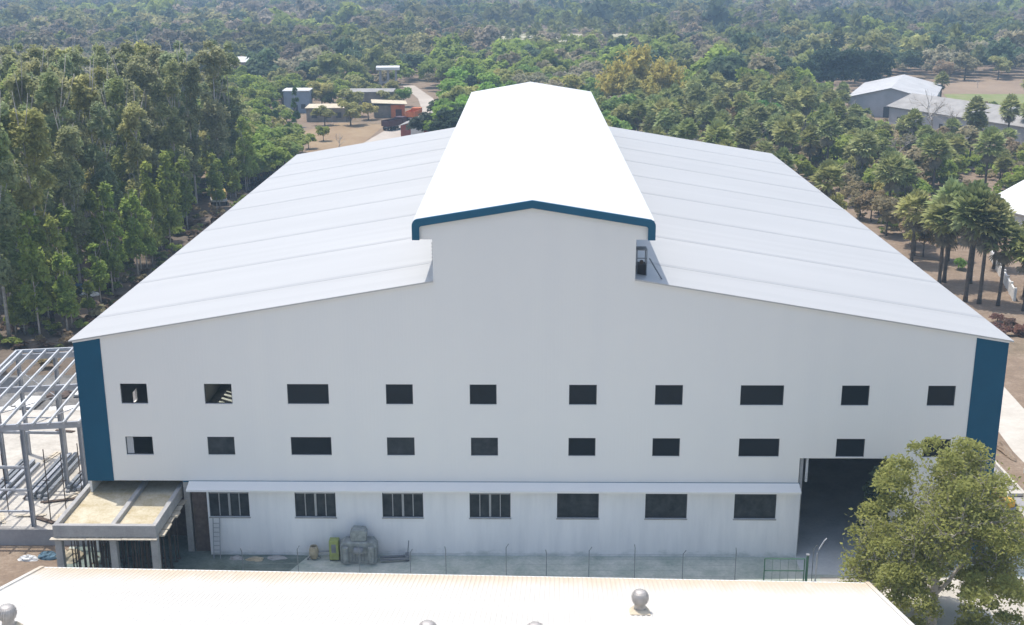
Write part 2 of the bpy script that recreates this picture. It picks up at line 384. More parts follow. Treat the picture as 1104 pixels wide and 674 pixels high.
def holed_wall(mb, x0, x1, z0, ztop, holes, y, th):
    """wall between y and y+th (front face at y) with rectangular openings; ztop(x) is piecewise linear"""
    xs = sorted(set([x0, x1] + [h[0] for h in holes] + [h[1] for h in holes] + [v for v in (0.0,) if x0 < v < x1]))
    for a, b in zip(xs[:-1], xs[1:]):
        if b-a < 1e-6: continue
        cut = sorted([(h[2], h[3]) for h in holes if h[0] <= a+1e-6 and h[1] >= b-1e-6])
        z = z0; segs = []
        for c0, c1 in cut:
            if c0 > z+1e-6: segs.append((z, c0))
            z = max(z, c1)
        for s0, s1 in segs:
            mb.face([(a, y, s0), (b, y, s0), (b, y, s1), (a, y, s1)])
            mb.face([(b, y+th, s0), (a, y+th, s0), (a, y+th, s1), (b, y+th, s1)])
        e = 1e-7
        mb.face([(a, y, z), (b, y, z), (b, y, ztop(b-e)), (a, y, ztop(a+e))])
        mb.face([(b, y+th, z), (a, y+th, z), (a, y+th, ztop(a+e)), (b, y+th, ztop(b-e))])
    for h in holes:
        a, b, c, d = h[:4]
        mb.face([(a, y, c), (a, y, d), (a, y+th, d), (a, y+th, c)])
        mb.face([(b, y, d), (b, y, c), (b, y+th, c), (b, y+th, d)])
        mb.face([(a, y, d), (b, y, d), (b, y+th, d), (a, y+th, d)])
        if c > z0+1e-6: mb.face([(b, y, c), (a, y, c), (a, y+th, c), (b, y+th, c)])
    return mb

DOOR = (17.9, 24.0, ZB, 7.12)
def ztop(x):
    if x < MXL: return roof_z(x) - 0.06
    if x > MXR: return roof_z(x) - 0.06
    return 21.83
mb = MB()
TH = 0.18
mb1 = holed_wall(mb, XL, MXL, ZB, ztop, [h for h in WIN if h[1] < MXL], 0.0, TH)
holed_wall(mb, MXL, MXR, ZB, lambda x: 21.83, [h for h in WIN if h[0] > MXL and h[1] < MXR], 0.0, TH)
holed_wall(mb, MXR, XR, ZB, ztop, [h for h in WIN if h[0] > MXR] + [DOOR], 0.0, TH)
# underside of the upper wall
mb.face([(XL, 0, ZB), (XL, TH, ZB), (DOOR[0], TH, ZB), (DOOR[0], 0, ZB)])
# monitor gable, wider than the wall below (boxed eaves)
gx0, gx1 = -6.98, 7.62
def gz(x): return AZ_ - 0.1 - abs(x-AX)*((AZ_-22.94)/7.5)
mb.prism_y([(gx0, 21.83), (gx1, 21.83), (gx1, gz(gx1)), (AX, gz(AX)), (gx0, gz(gx0))], 0.0, TH)
mb.build('front_wall', M['clad'], hall)

# corner panels, 3 cm proud, wrapping the corner
def cz(x): return roof_z(x) - 0.04
MB().prism_y([(XL-0.03, ZB-0.02), (-27.62, ZB-0.02), (-27.62, cz(-27.62)), (XL-0.03, cz(XL))], -0.035, 0.0).build('corner_panel', M['blue'], hall)
MB().prism_y([(28.62, 0.02), (XR+0.03, 0.02), (XR+0.03, cz(XR)), (28.62, cz(28.62))], -0.035, 0.0).build('corner_panel', M['blue'], hall)
# side, rear and inner walls
mb = MB()
def side_wall(x0, x1, zt, gaps):
    y = TH
    for (a, b, z0, z1) in gaps:
        if a > y: mb.box(x0, y, 0, x1, a, zt)
        if z0 > 0: mb.box(x0, a, 0, x1, b, z0)
        mb.box(x0, a, z1, x1, b, zt)
        y = b
    mb.box(x0, y, 0, x1, LEN, zt)
side_wall(XL, XL+0.15, ZL-0.07, [(9.6, 10.5, 7.2, 8.1), (26.4, 33.0, 3.6, 9.8)]); mb.build('side_wall', M['clad'], hall)  # unseen side: openings shaped for a bright spot and sun stripes inside
for k in range(1, 8): MB().box(XL+0.02, 25.5+k*0.96, 3.6, XL+0.14, 25.98+k*0.96, 9.8).build('stripe_slat', M['steel_light'], hall)  # slats added to cast sun stripes on the floor inside
mb = MB(); side_wall(XR-0.15, XR, ZR-0.07, []); mb.build('side_wall', M['clad'], hall)
MB().prism_y([(XL+0.16, 0), (XR-0.16, 0), (XR-0.16, ZR-0.1), (MXR, ZMR-0.06), (MXL, ZML-0.06), (XL+0.16, ZL-0.1)], LEN-0.2, LEN-0.02).build('rear_wall', M['clad'], hall)
# short ground-level wall beyond the door and recess wall behind the porch
MB().box(DOOR[1], 0.0, 0, 28.6, TH, ZB-0.001).box(28.6, 0.002, 0, XR, TH, ZB-0.001).build('door_side_wall', M['clad'], hall)
MB().box(XL+0.16, 2.6, 0, -21.45, 2.8, ZB+0.1).box(-22.6, 0.3, 0, -21.45, 0.5, ZB-0.04).build('recess_wall', M['brick'], hall)  # dark brick tone stands in for the shade of the recess
for x in (-22.9,): MB().box(x-0.2, 0.22, 0, x+0.2, 0.62, ZB-0.03).build('recess_column', M['concrete'], hall)
# ceiling under the upper floor edge: mezzanine slab just inside
# roofs
def slope_roof(name, x0, z0, x1, z1, mat, parent, t=0.09, y0=-0.16, y1=LEN+0.1):
    mb = MB()
    mb.prism_y([(x0, z0), (x1, z1), (x1, z1+t), (x0, z0+t)], y0, y1)
    return mb.build(name, mat, parent)
lr = slope_roof('roof_sheet', XL-0.28, ZL-0.28*kL, MXL-0.002, ZML, M['roof'], hall)
rr = slope_roof('roof_sheet', MXR+0.002, ZMR, XR+0.28, ZR-0.28*kR, M['roof'], hall)
for k in range(8):       # slightly raised lap of the sheets at each bay
    y = 5.2 + 9.3*k
    MB().bar((XL-0.2, y, roof_z(XL-0.2)+0.092), (MXL-0.02, y, ZML+0.092), 0.6, 0.012).build('lap_strip', M['roof'], lr)
    MB().bar((MXR+0.02, y, ZMR+0.092), (XR+0.2, y, ZR-0.2*kR+0.092), 0.6, 0.012).build('lap_strip', M['roof'], rr)
# eave flashing just under the sheet on the gable
MB().bar((XL-0.05, -0.06, roof_z(XL)-0.06), (MXL-0.05, -0.06, ZML-0.06), 0.08, 0.12).build('verge_flashing', M['clad'], lr)
MB().bar((MXR+0.05, -0.06, ZMR-0.06), (XR+0.05, -0.06, ZR-0.06), 0.08, 0.12).build('verge_flashing', M['clad'], rr)
# monitor: side walls with louvres, roof, blue fascia
mon = MB()
for x0, x1, zb in ((MXL, MXL+0.12, ZML), (MXR-0.12, MXR, ZMR)):
    mon.box(x0, TH, zb-0.6, x1, LEN-0.3, 22.9)
mon = mon.build('roof_monitor', M['clad'], hall)
MB().prism_y([(gx0, 21.83), (gx1, 21.83), (gx1, gz(gx1)), (AX, gz(AX)), (gx0, gz(gx0))], LEN-0.2, LEN-0.05).build('gable_panel', M['clad'], mon)
for xo, sgn in ((MXR, 1), (MXL, -1)):
    for k in range(8):
        y0 = 1.2 + k*9.6
        f = MB().box(min(xo, xo+sgn*0.06), y0, 19.75, max(xo, xo+sgn*0.06), y0+2.6, 21.5).build('louvre', M['black'], mon)
        lv = MB()
        for j in range(7):
            z = 19.85 + j*0.23
            lv.box(min(xo+sgn*0.062, xo+sgn*0.15), y0+0.1, z, max(xo+sgn*0.062, xo+sgn*0.15), y0+2.5, z+0.05)
        lv.build('louvre_blade', M['steel_dark'], f)
MB().bar((7.75, 1.4, 20.3), (8.55, 1.0, 19.0), 0.07, 0.07).build('stay_bar', M['steel_dark'], mon)
ru = thing('exhaust_unit', 'small dark exhaust unit in a frame squeezed beside the raised roof wall', 'exhaust unit', (7.25, 1.8, 19.08))
MB().box(-0.3, -0.45, 0.12, 0.32, 0.45, 0.78).build('fan_box', M['black'], ru)
for x in (-0.3, 0.32):
    for y in (-0.45, 0.45): MB().box(x-0.03, y-0.03, 0, x+0.03, y+0.03, 1.75).build('leg', M['steel_dark'], ru)
MB().box(-0.33, -0.48, 1.75, 0.35, 0.48, 1.8).box(-0.28, -0.47, 1.2, 0.3, -0.43, 1.26).build('top_frame', M['steel_dark'], ru)
MB().tube([(0, -0.46, 0.95), (0.01, -0.3, 0.97)], 0.13, 10).build('motor', M['rust'], ru)
mr = MB()
RX0, RX1, RZ0, RZ1 = -7.20, 7.84, 22.90, 22.95
t = 0.12
mr.prism_y([(RX0, RZ0), (AX, AZ_), (AX, AZ_+t), (RX0, RZ0+t)], -0.14, LEN+0.3)
mr.prism_y([(AX+0.001, AZ_), (RX1, RZ1), (RX1, RZ1+t), (AX+0.001, AZ_+t)], -0.14, LEN+0.3)
mro = mr.build('monitor_roof', M['roof_white'], hall)
MB().box(RX0-0.02, 0.2, 21.83, RX0+0.16, LEN, RZ0-0.002).box(RX1-0.16, 0.2, 21.83, RX1+0.02, LEN, RZ1-0.002).build('eave_box', M['clad'], mro)
MB().box(RX0+0.165, 0.2, 21.85, MXL-0.01, LEN-0.3, 21.9).box(MXR+0.01, 0.2, 21.85, RX1-0.165, LEN-0.3, 21.9).build('soffit', M['inner_white'], mro)
# fascia: a bent band with rounded shoulders
def band(path, inner, y0, y1, mat, name, parent):
    mb = MB(); n = len(path)
    for k in range(n-1):
        a, b, c, d = path[k], path[k+1], inner[k+1], inner[k]
        mb.face([(a[0], y0, a[1]), (d[0], y0, d[1]), (c[0], y0, c[1]), (b[0], y0, b[1])])
        mb.face([(a[0], y0, a[1]), (b[0], y0, b[1]), (b[0], y1, b[1]), (a[0], y1, a[1])])
        mb.face([(d[0], y0, d[1]), (d[0], y1, d[1]), (c[0], y1, c[1]), (c[0], y0, c[1])])
    for k in (0, n-1):
        mb.face([(path[k][0], y0, path[k][1]), (path[k][0], y1, path[k][1]), (inner[k][0], y1, inner[k][1]), (inner[k][0], y0, inner[k][1])])
    return mb.build(name, mat, parent)
def fascia_path(off):
    x0, x1 = -7.28+off, 7.92-off
    s = (AZ_+0.16-off*1.15 - (23.06-off*1.1))/(7.5)
    zz = lambda x: AZ_+0.17-off*1.05 - abs(x-AX)*0.165
    r = 0.42 - off*0.5
    pts = [(x0, 21.83)]
    for k in range(6):
        a = math.pi - k*math.pi/2/5
        pts.append((x0+r+r*math.cos(a), zz(x0+r)-r+r*math.sin(a)))
    pts.append((AX, zz(AX)))
    for k in range(6):
        a = math.pi/2 - k*math.pi/2/5
        pts.append((x1-r+r*math.cos(a), zz(x1-r)-r+r*math.sin(a)))
    pts.append((x1, 21.83))
    return pts
band(fascia_path(0.0), fascia_path(0.46), -0.24, -0.02, M['blue_trim'], 'fascia_trim', mro)

# windows of the upper wall
def window(x0, x1, z0, z1, kind, y, parent, mull=None):
    f = MB(); wd = 0.05
    yy0, yy1 = y+0.07, y+0.13
    f.box(x0, yy0, z0, x1, yy1, z0+wd).box(x0, yy0, z1-wd, x1, yy1, z1).box(x0, yy0, z0+wd, x0+wd, yy1, z1-wd).box(x1-wd, yy0, z0+wd, x1, yy1, z1-wd)
    fo = f.build('window', M['frame_dark'], parent)
    MB().box(x0-0.04, y-0.03, z0-0.05, x1+0.04, y-0.002, z0-0.004).build('sill', M['clad'], fo)
    if kind != 'open':
        MB().box(x0+wd, yy0+0.02, z0+wd, x1-wd, yy0+0.03, z1-wd).build('pane', M['glass'] if kind == 'glass' else M['glass_dusty'], fo)
    return fo
for h in WIN: window(*h, 0.0, hall)
# white board standing inside one opening
MB().box(-26.58, 0.10, 7.23, -26.12, 0.16, 8.48).build('infill_board', M['inner_white'], hall)

# ground-floor wall, ledge roof, its windows
gw = [(-21.33, -18.64), (-15.57, -12.84), (-9.72, -6.99), (-3.89, -1.16), (1.94, 4.72), (7.81, 10.59), (13.72, 16.5)]
mb = MB()
holes = [(a, b, 2.82, 4.76) for a, b in gw]
holed_wall(mb, -21.45, 18.05, 0, lambda x: 5.02, holes, -0.2, 0.2)
mb.box(-21.45, 0.001, 0, -21.25, 0.3, 5.0).box(17.85, 0.001, 0, 18.05, 0.5, 5.0)
mb.face([(18.05, -0.2, 0), (18.05, 0, 0), (18.05, 0, 5.02), (18.05, -0.2, 5.02)]).face([(-21.45, 0, 0), (-21.45, -0.2, 0), (-21.45, -0.2, 5.02), (-21.45, 0, 5.02)])
gwall = mb.build('ground_floor_wall', M['plaster'], hall)
led = MB().prism_y([(-22.6, 0), (17.95, 0), (17.95, 0.06), (-22.6, 0.06)], 0, 1)
for i, v in enumerate(led.v):
    x, yv, z = v
    led.v[i] = (x, -0.85 + yv*0.86, 5.0 + z + yv*0.30)
lo = led.build('ledge_roof', M['clad'], hall)
MB().box(-22.6, -0.87, 4.93, 17.95, -0.83, 5.05).build('drip_edge', M['clad'], lo)
MB().box(-23.0, -0.045, 5.27, 18.0, -0.005, ZB).build('base_trim', M['blue_trim'], hall)
for k, (a, b) in enumerate(gw):
    z0, z1 = 2.82, 4.76
    f = MB(); y0, y1 = -0.10, -0.03; wd = 0.06
    f.box(a, y0, z0, b, y1, z0+wd).box(a, y0, z1-0.1, b, y1, z1).box(a, y0, z0+wd, a+wd, y1, z1-0.1).box(b-wd, y0, z0+wd, b, y1, z1-0.1)
    fo = f.build('window', M['frame_dark'], hall)
    MB().box(a-0.05, -0.26, z0-0.07, b+0.05, -0.202, z0-0.004).build('sill', M['concrete'], fo)
    if k < 4:
        c = (a+b)/2; mu = MB()
        mu.box(c-0.07, y0-0.03, z0+wd, c+0.07, y1-0.01, z1-0.1)
        for q in (0.25, 0.75):
            x = a + (b-a)*q; mu.box(x-0.03, y0-0.02, z0+wd, x+0.03, y1-0.01, z1-0.1)
        mu.box(a+wd, y0-0.022, z1-0.26, c-0.07, y1-0.012, z1-0.20).box(c+0.07, y0-0.022, z1-0.26, b-wd, y1-0.012, z1-0.20)
        mu.build('mullion', M['frame_alu'], fo)
    MB().box(a+wd, -0.05, z0+wd, b-wd, -0.04, z1-0.1).build('pane', M['glass_dusty'], fo)
# door post and interior columns
MB().box(17.99, 0.2, 0, 18.2, 0.5, 7.1).build('door_post', M['steel'], hall)
MB().box(18.35, 0.08, 5.4, 18.5, 0.2, 7.1).build('door_track', M['steel_light'], hall)
for y in (9.3, 18.6, 27.9):
    for x in (-18.0, -6.2, 6.2, 17.0, 28.9):
        MB().box(x-0.15, y-0.25, 0.012, x+0.15, y+0.25, min(roof_z(x), 19)-0.15).build('column', M['steel_dark'], hall)
for y in (9.3, 18.6):
    for (x0, z0, x1, z1) in ((XL+0.3, ZL-0.6, -6.2, ZML-0.6), (6.2, ZMR-0.6, XR-0.3, ZR-0.6)):
        MB().bar((x0, y, z0), (x1, y, z1), 0.25, 0.7).build('rafter', M['steel_dark'], hall)

# ------------------------------------------------------------------ concrete entrance porch under construction
porch = thing('concrete_porch', 'unfinished concrete porch slab with upstand beams and sandy cream top against the hall', 'porch', (-26.6, -2.7, 0))
PX0, PX1, PY0, PY1 = -29.75, -23.25, -5.5, 2.45
def loc(x, y, z, o=porch): return (x-o.location.x, y-o.location.y, z-o.location.z)
def lbox(mb, x0, y0, z0, x1, y1, z1, o=porch):
    a = loc(x0, y0, z0, o); b = loc(x1, y1, z1, o); return mb.box(*a, *b)
lbox(MB(), PX0+0.3, PY0+0.3, 4.2, PX1-0.3, PY1, 4.42).build('slab', M['slab_top'], porch)
for a in ((PX0, PY0, 3.95, PX1, PY0+0.32, 4.75), (PX0, PY0+0.322, 3.95, PX0+0.3, PY1, 4.75), (PX1-0.3, PY0+0.322, 3.95, PX1, PY1, 4.75), (-26.2, PY0+0.324, 4.0, -25.9, PY1, 4.72)):
    bevel(lbox(MB(), *a).build('beam', M['concrete'], porch), 0.03)
for x in (-29.5, -26.05, -23.45):
    bevel(lbox(MB(), x-0.22, PY0+0.02, 0.012, x+0.22, PY0+0.42, 3.95).build('column', M['concrete'], porch), 0.02)
rnd = random.Random(3)
for k in range(3):
    x0 = PX0 - 0.15 + k*2.25
    lbox(MB(), x0, PY0-0.28, 3.86+0.01*k, x0+2.22, PY0+0.05, 3.91+0.01*k).build('formwork_board', M['wood'], porch)
for k in range(6):
    y = PY0 + 0.5 + k*0.9
    lbox(MB(), PX1-0.1, y, 3.78+rnd.uniform(-0.04, 0.04), PX1+0.32+rnd.uniform(-.08, .1), y+0.75, 3.86).build('formwork_board', M['wood'], porch)
def make_prop():
    t = thing('shoring_prop', 'rusty steel shoring prop standing under the unfinished porch slab', 'prop', (0, 0, 0.012), 0, 'shoring props under the porch')
    MB().tube([(0, 0, 0), (0, 0, 2.1)], 0.045, 6).build('outer_tube', M['rust'], t)
    MB().tube([(0, 0, 2.1), (0, 0, 3.86)], 0.032, 6).build('inner_tube', M['rust'], t)
    MB().box(-0.12, -0.12, 0, 0.12, 0.12, 0.02).build('base_plate', M['rust'], t)
    MB().box(-0.14, -0.14, 3.86, 0.14, 0.14, 3.9).build('head_plate', M['rust'], t)
    return t
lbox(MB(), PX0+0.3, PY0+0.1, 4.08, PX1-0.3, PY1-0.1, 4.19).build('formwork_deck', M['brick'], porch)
def dup(root, locn, rz=0.0, label=None, group=None, scale=None, color=None):
    r = root.copy(); COL.objects.link(r); r.location = locn; r.rotation_euler = (0, 0, rz)
    if label: r['label'] = label
    if group: r['group'] = group
    if scale: r.scale = scale if isinstance(scale, tuple) else (scale,)*3
    if color: r.color = color
    for ch in root.children:
        c = ch.copy(); COL.objects.link(c); c.parent = r
        if color: c.color = color
        for g in ch.children:
            d = g.copy(); COL.objects.link(d); d.parent = c
    return r
prop0 = make_prop(); first = True
for iy, y in enumerate((-4.9, -4.2, -3.5, -2.8, -2.1, -1.4, -0.7)):
    for ix, x in enumerate((-29.0, -28.45, -27.9, -27.35, -26.8, -25.5, -25.0, -24.5, -24.0, -23.5)):
        px, py = x + rnd.uniform(-.15, .15), y + rnd.uniform(-.2, .2)
        if first: prop0.location = (px, py, 0.012); first = False
        else: dup(prop0, (px, py, 0.012), rnd.uniform(0, 3))

# ------------------------------------------------------------------ steel frame extension beside the hall
sf = thing('steel_structure', 'bare galvanised steel frame of an unfinished lean-to beside the blue hall corner', 'steel structure', (-35, 10, 1.2))
def S(x, y, z): return (x+35, y-10, z-1.2)
rows = (1.6, 7.9, 14.2)
YB = 0.0
def rz_(x, y=None): return 8.75 + (x+30.0)*0.055 + ((YB if y is None else y)-1.6)*0.085
for y in rows:
    YB = y
    for x in (-39.5, -36.6, -30.2) if y > 12 else ((-38.6, -34.1, -30.2) if y > 5 else (-39.0, -34.1, -30.2)):
        c = MB(); c.box(*S(x-0.13, y-0.02, 1.2), *S(x+0.13, y+0.02, rz_(x)-0.2)); c.box(*S(x-0.13, y-0.14, 1.2), *S(x-0.1, y+0.14, rz_(x)-0.2)); c.box(*S(x+0.1, y-0.14, 1.2), *S(x+0.13, y+0.14, rz_(x)-0.2))
        c.build('column', M['steel'], sf)
    MB().bar(S(-39.75, y, rz_(-39.75)), S(-29.7, y, rz_(-29.7)), 0.2, 0.42).build('rafter', M['steel'], sf)
for k in range(9):
    x = -38.4 + k*1.04
    MB().bar(S(x, 1.2, rz_(x, 1.2)+0.3), S(x, 14.5, rz_(x, 14.5)+0.3), 0.11, 0.2).build('purlin', M['steel_light'], sf)
for x in (-39.7, -39.25): MB().bar(S(x, 1.2, rz_(x, 1.2)+0.3), S(x, 14.5, rz_(x, 14.5)+0.3), 0.16, 0.24).build('purlin', M['steel_light'], sf)
for z in (2.3, 3.9, 5.6): MB().bar(S(-39.6, 1.6, z), S(-34.1, 1.6, z), 0.1, 0.14).build('girt', M['steel_light'], sf)
for y in rows[:2]: MB().bar(S(-39.6, y+0.02, 5.6), S(-34.3, y+0.02, 5.55), 0.12, 0.2).build('girt', M['steel'], sf)
MB().bar(S(-39.5, 14.2, 4.3), S(-36.6, 14.2, 4.3), 0.08, 0.08).build('girt', M['steel'], sf)
MB().bar(S(-39.8, 14.6, rz_(-39.8, 14.6)+0.3), S(-29.7, 14.6, rz_(-29.7, 14.6)+0.3), 0.16, 0.24).build('eave_beam', M['steel_light'], sf)
for (a, b) in (((-39.6, 1.6, 8.2), (-34.2, 7.9, 8.4)), ((-39.5, 14.2, 8.2), (-34.2, 7.9, 8.4)), ((-34.1, 1.6, 8.4), (-30.3, 7.9, 8.6))):
    MB().bar(S(*a), S(*b), 0.05, 0.05).build('brace', M['steel'], sf)

pole0 = None
for k, (x, y) in enumerate([(-33.2, 2.3), (-32.3, 2.9), (-31.5, 4.0), (-30.7, 4.6), (-36.6, 3.4), (-37.6, 2.2), (-36.0, 5.4), (-38.6, 4.1)]):
    if pole0 is None:
        pole0 = thing('scaffold_pole', 'thin dark scaffold pole standing on the pale pad beside the steel frame', 'scaffold pole', (x, y, 1.2), 0, 'scaffold poles on the pad')
        MB().tube([(0, 0, 0), (0.03, 0, 5.4)], 0.035, 6).build('tube', M['rust'], pole0)
        MB().bar((-0.25, 0, 3.1), (0.25, 0, 3.1), 0.05, 0.05).build('coupler', M['rust'], pole0)
    else: dup(pole0, (x, y, 1.2), k*0.7, scale=(1, 1, 0.85+0.05*(k % 4)))
# stacks of steel sections and roofing sheets lying on the pad
def bar_stack(x, y, n, ln, label, rz=0.0):
    t = thing('steel_section_stack', label, 'steel stack', (x, y, 1.2), rz)
    for k in range(n):
        r_, c = divmod(k, 4)
        MB().bar((c*0.42-0.6, -ln/2+0.2*(k % 3), 0.1+r_*0.22), (c*0.42-0.6, ln/2-0.1*(k % 2), 0.1+r_*0.22), 0.26, 0.18).build('steel_section', M['steel_dark'] if k % 3 else M['steel'], t)
bar_stack(-35.6, 9.4, 11, 7.5, 'stack of long grey steel sections lying between the frame columns')
bar_stack(-33.2, 10.0, 8, 6.0, 'shorter pile of grey steel sections closest to the blue hall corner')
bar_stack(-38.6, 9.0, 7, 6.5, 'low pile of steel sections at the outer edge of the frame')
for k, (x, y, lx, ly, lab) in enumerate([(-45.5, 28.5, 2.2, 3.0, 'white roofing sheet pack lying behind the frame beside dark rubble'), (-41.2, 31.5, 2.0, 2.4, 'small bright sheet pack on the grey ground towards the grove'), (-41.4, 26.6, 3.0, 1.7, 'wide white sheet pack just behind the frame'), (-46.5, 25.5, 1.8, 3.6, 'long white sheet pack out beyond the frame end'), (-38.6, 28.6, 1.4, 1.5, 'square white sheet pack standing alone on the grey ground'), (-36.2, 26.3, 1.6, 1.2, 'short white sheet pack beside the blue hall corner behind the frame')]):
    t = thing('sheet_pack', lab, 'roofing sheets', (x, y, 0.03), 0.1*k, 'white sheet packs behind the steel structure')
    mbp = MB()
    for j in range(4): mbp.box(-lx/2+0.03*j, -ly/2, 0.14+j*0.05, lx/2, ly/2-0.04*j, 0.17+j*0.05)
    mbp.build('sheet', M['white_paint'], t)
    MB().box(-lx/2, -ly/4-0.05, 0, lx/2, -ly/4+0.05, 0.137).box(-lx/2, ly/4-0.05, 0, lx/2, ly/4+0.05, 0.137).build('bearer', M['wood'], t)
rc = random.Random(5)
for k in range(16):
    x, y = rc.uniform(-38.5, -31), rc.uniform(2, 7) if k < 9 else rc.uniform(13, 22)
    a = rc.uniform(-.5, .5) + (1.57 if k % 3 == 0 else 0)
    ln = rc.uniform(1.2, 2.8)
    o = MB().box(-0.12, -ln/2, 0, 0.12, ln/2, 0.06).box(-0.3, -ln/2+0.1, 0.062, -0.1, ln/2-0.2, 0.11).build('timber_plank', M['wood'] if k % 2 else M['rust'])
    o.location = (x, y, 1.205); o.rotation_euler = (0, 0, a)
    tag(o, 'loose plank lying on the pale pad ' + ('under the front of the steel structure' if k < 9 else 'behind the steel structure'), 'plank', 'planks on the pad front' if k < 9 else 'planks on the pad rear')
# rubble heaps
def lump(name, label, cat, x, y, z, rx, ry, rz, mat, seed, group=None):
    rn = random.Random(seed); mb = MB(); n, mrow = 14, 6
    for i in range(mrow+1):
        ph = (math.pi/2)*i/mrow
        for j in range(n):
            th = 2*math.pi*j/n; q = 1+rn.uniform(-.22, .22)
            mb.v.append((math.cos(th)*math.cos(ph)*rx*q, math.sin(th)*math.cos(ph)*ry*q, -0.05+math.sin(ph)*rz*(1+rn.uniform(-.15, .15))))
    for i in range(mrow):
        for j in range(n): mb.f.append((i*n+j, i*n+(j+1) % n, (i+1)*n+(j+1) % n, (i+1)*n+j)); mb.m.append(0)
    o = mb.build(name, mat); o.location = (x, y, z); return tag(o, label, cat, group)
lump('rubble_heap', 'dark rubble heap on grey ground behind the steel structure', 'rubble', -43.5, 30.8, 0.02, 1.2, 1.0, 0.7, M['brick'], 1)
lump('rubble_heap', 'small dark rubble heap between the white sheet packs', 'rubble', -40.2, 29.0, 0.02, 0.7, 0.8, 0.5, M['brick'], 2)
lump('tarpaulin', 'crumpled blue tarpaulin heaped at the foot of the pad', 'tarpaulin', -32.3, -0.7, 0.01, 0.75, 0.4, 0.5, M['tarp'], 3)
lump('sack', 'pale sack dropped beside the blue tarpaulin by the pad', 'sack', -33.6, -1.0, 0.01, 0.7, 0.3, 0.35, M['sack'], 4)
lump('sand_heap', 'low tan sand heap beside the porch near the pad corner', 'sand heap', -30.8, -0.9, 0.01, 0.9, 0.7, 0.7, M['tan'], 5)
lump('tarpaulin', 'blue tarpaulin bundle at the edge of the tall grove', 'tarpaulin', -55.1, 67.6, 0, 0.9, 0.9, 1.1, M['tarp'], 6)
lump('sack', 'white sack lying among dry leaves at the edge of the grove', 'sack', -53.1, 66.0, 0, 1.2, 0.7, 0.6, M['sack'], 7)
lump('sack', 'smaller white sack beside the bundle at the edge of the grove', 'sack', -53.9, 69.2, 0, 0.8, 0.5, 0.55, M['sack'], 8)
t = thing('covered_trailer', 'ochre canvas covered trailer parked by the hall at the grove edge', 'trailer', (-51.9, 124.0, 0), 0.3)
bevel(MB().box(-1.3, -1.8, 0.7, 1.3, 1.8, 1.1).build('bed', M['sack'], t)); bevel(MB().box(-1.25, -1.75, 1.1, 1.25, 1.75, 2.4).build('cover', M['ochre'], t), 0.25, 3)
for sx in (-1.2, 1.2):
    for sy in (-1.0, 1.0):
        w_ = MB().tube([(sx-0.12, sy, 0.42), (sx+0.12, sy, 0.42)], 0.42, 12).build('wheel', M['rubber'], t)

# ------------------------------------------------------------------ long pale shed in front (roof seen from above)
AL = 1.67
shed = thing('storage_shed', 'long low shed with a cream corrugated metal roof in front of the white hall', 'shed', (-28.04, -11.4, 0), -R(AL))
# local: +X along the eave, -Y away from the hall (towards the viewer)
SLOPE, SL, WD = 0.27, 47.1, 16.0
def corr(mb, L, y0, z0, y1, z1, pitch=0.26, h=0.024):
    n = int(L/pitch); i0 = len(mb.v); pts = []
    for k in range(n+1):
        for q, d in ((0, 0), (0.3, 0), (0.42, h), (0.72, h), (0.84, 0)):
            x = (k+q)*pitch
            if x <= L: pts.append((x, d))
    for x, d in pts: mb.v += [(x, y0, z0+d), (x, y1, z1+d)]
    for k in range(len(pts)-1):
        mb.f.append((i0+2*k+1, i0+2*k, i0+2*k+2, i0+2*k+3)); mb.m.append(0)
mb = MB(); corr(mb, SL, 0.0, 5.0, -WD, 5.0+WD*SLOPE); r1 = mb.build('roof', M['shed_roof'], shed)
mb = MB(); corr(mb, SL, -2*WD, 5.0, -WD-0.003, 5.0+WD*SLOPE); r2 = mb.build('roof', M['shed_roof'], shed)
for x in (0.02, SL-0.02):
    MB().bar((x, 0.02, 5.05), (x, -WD, 5.05+WD*SLOPE), 0.24, 0.08).bar((x, -2*WD, 5.05), (x, -WD-0.01, 5.05+WD*SLOPE), 0.24, 0.08).build('verge_cap', M['shed_roof'], shed)
MB().tube([(0, -WD, 5.06+WD*SLOPE), (SL, -WD, 5.06+WD*SLOPE)], 0.16, 8).build('ridge_cap', M['shed_roof'], shed)
mb = MB()
mb.box(0.4, -0.6, 0, SL-0.4, -0.4, 4.95).box(0.4, -2*WD+0.4, 0, SL-0.4, -2*WD+0.6, 4.95)
for x in (0.4, SL-0.6):
    i = len(mb.v)
    for xx in (x, x+0.2): mb.v += [(xx, -0.601, 0), (xx, -0.601, 5.0), (xx, -WD, 4.9+WD*SLOPE), (xx, -2*WD+0.601, 5.0), (xx, -2*WD+0.601, 0)]
    mb.f += [(i, i+1, i+2, i+3, i+4), (i+9, i+8, i+7, i+6, i+5)]; mb.m += [0, 0]
mb.build('wall', M['plaster'], shed)
MB().bar((-0.1, 0.07, 4.9), (SL+0.1, 0.07, 4.9), 0.14, 0.14).build('gutter', M['white_paint'], shed)

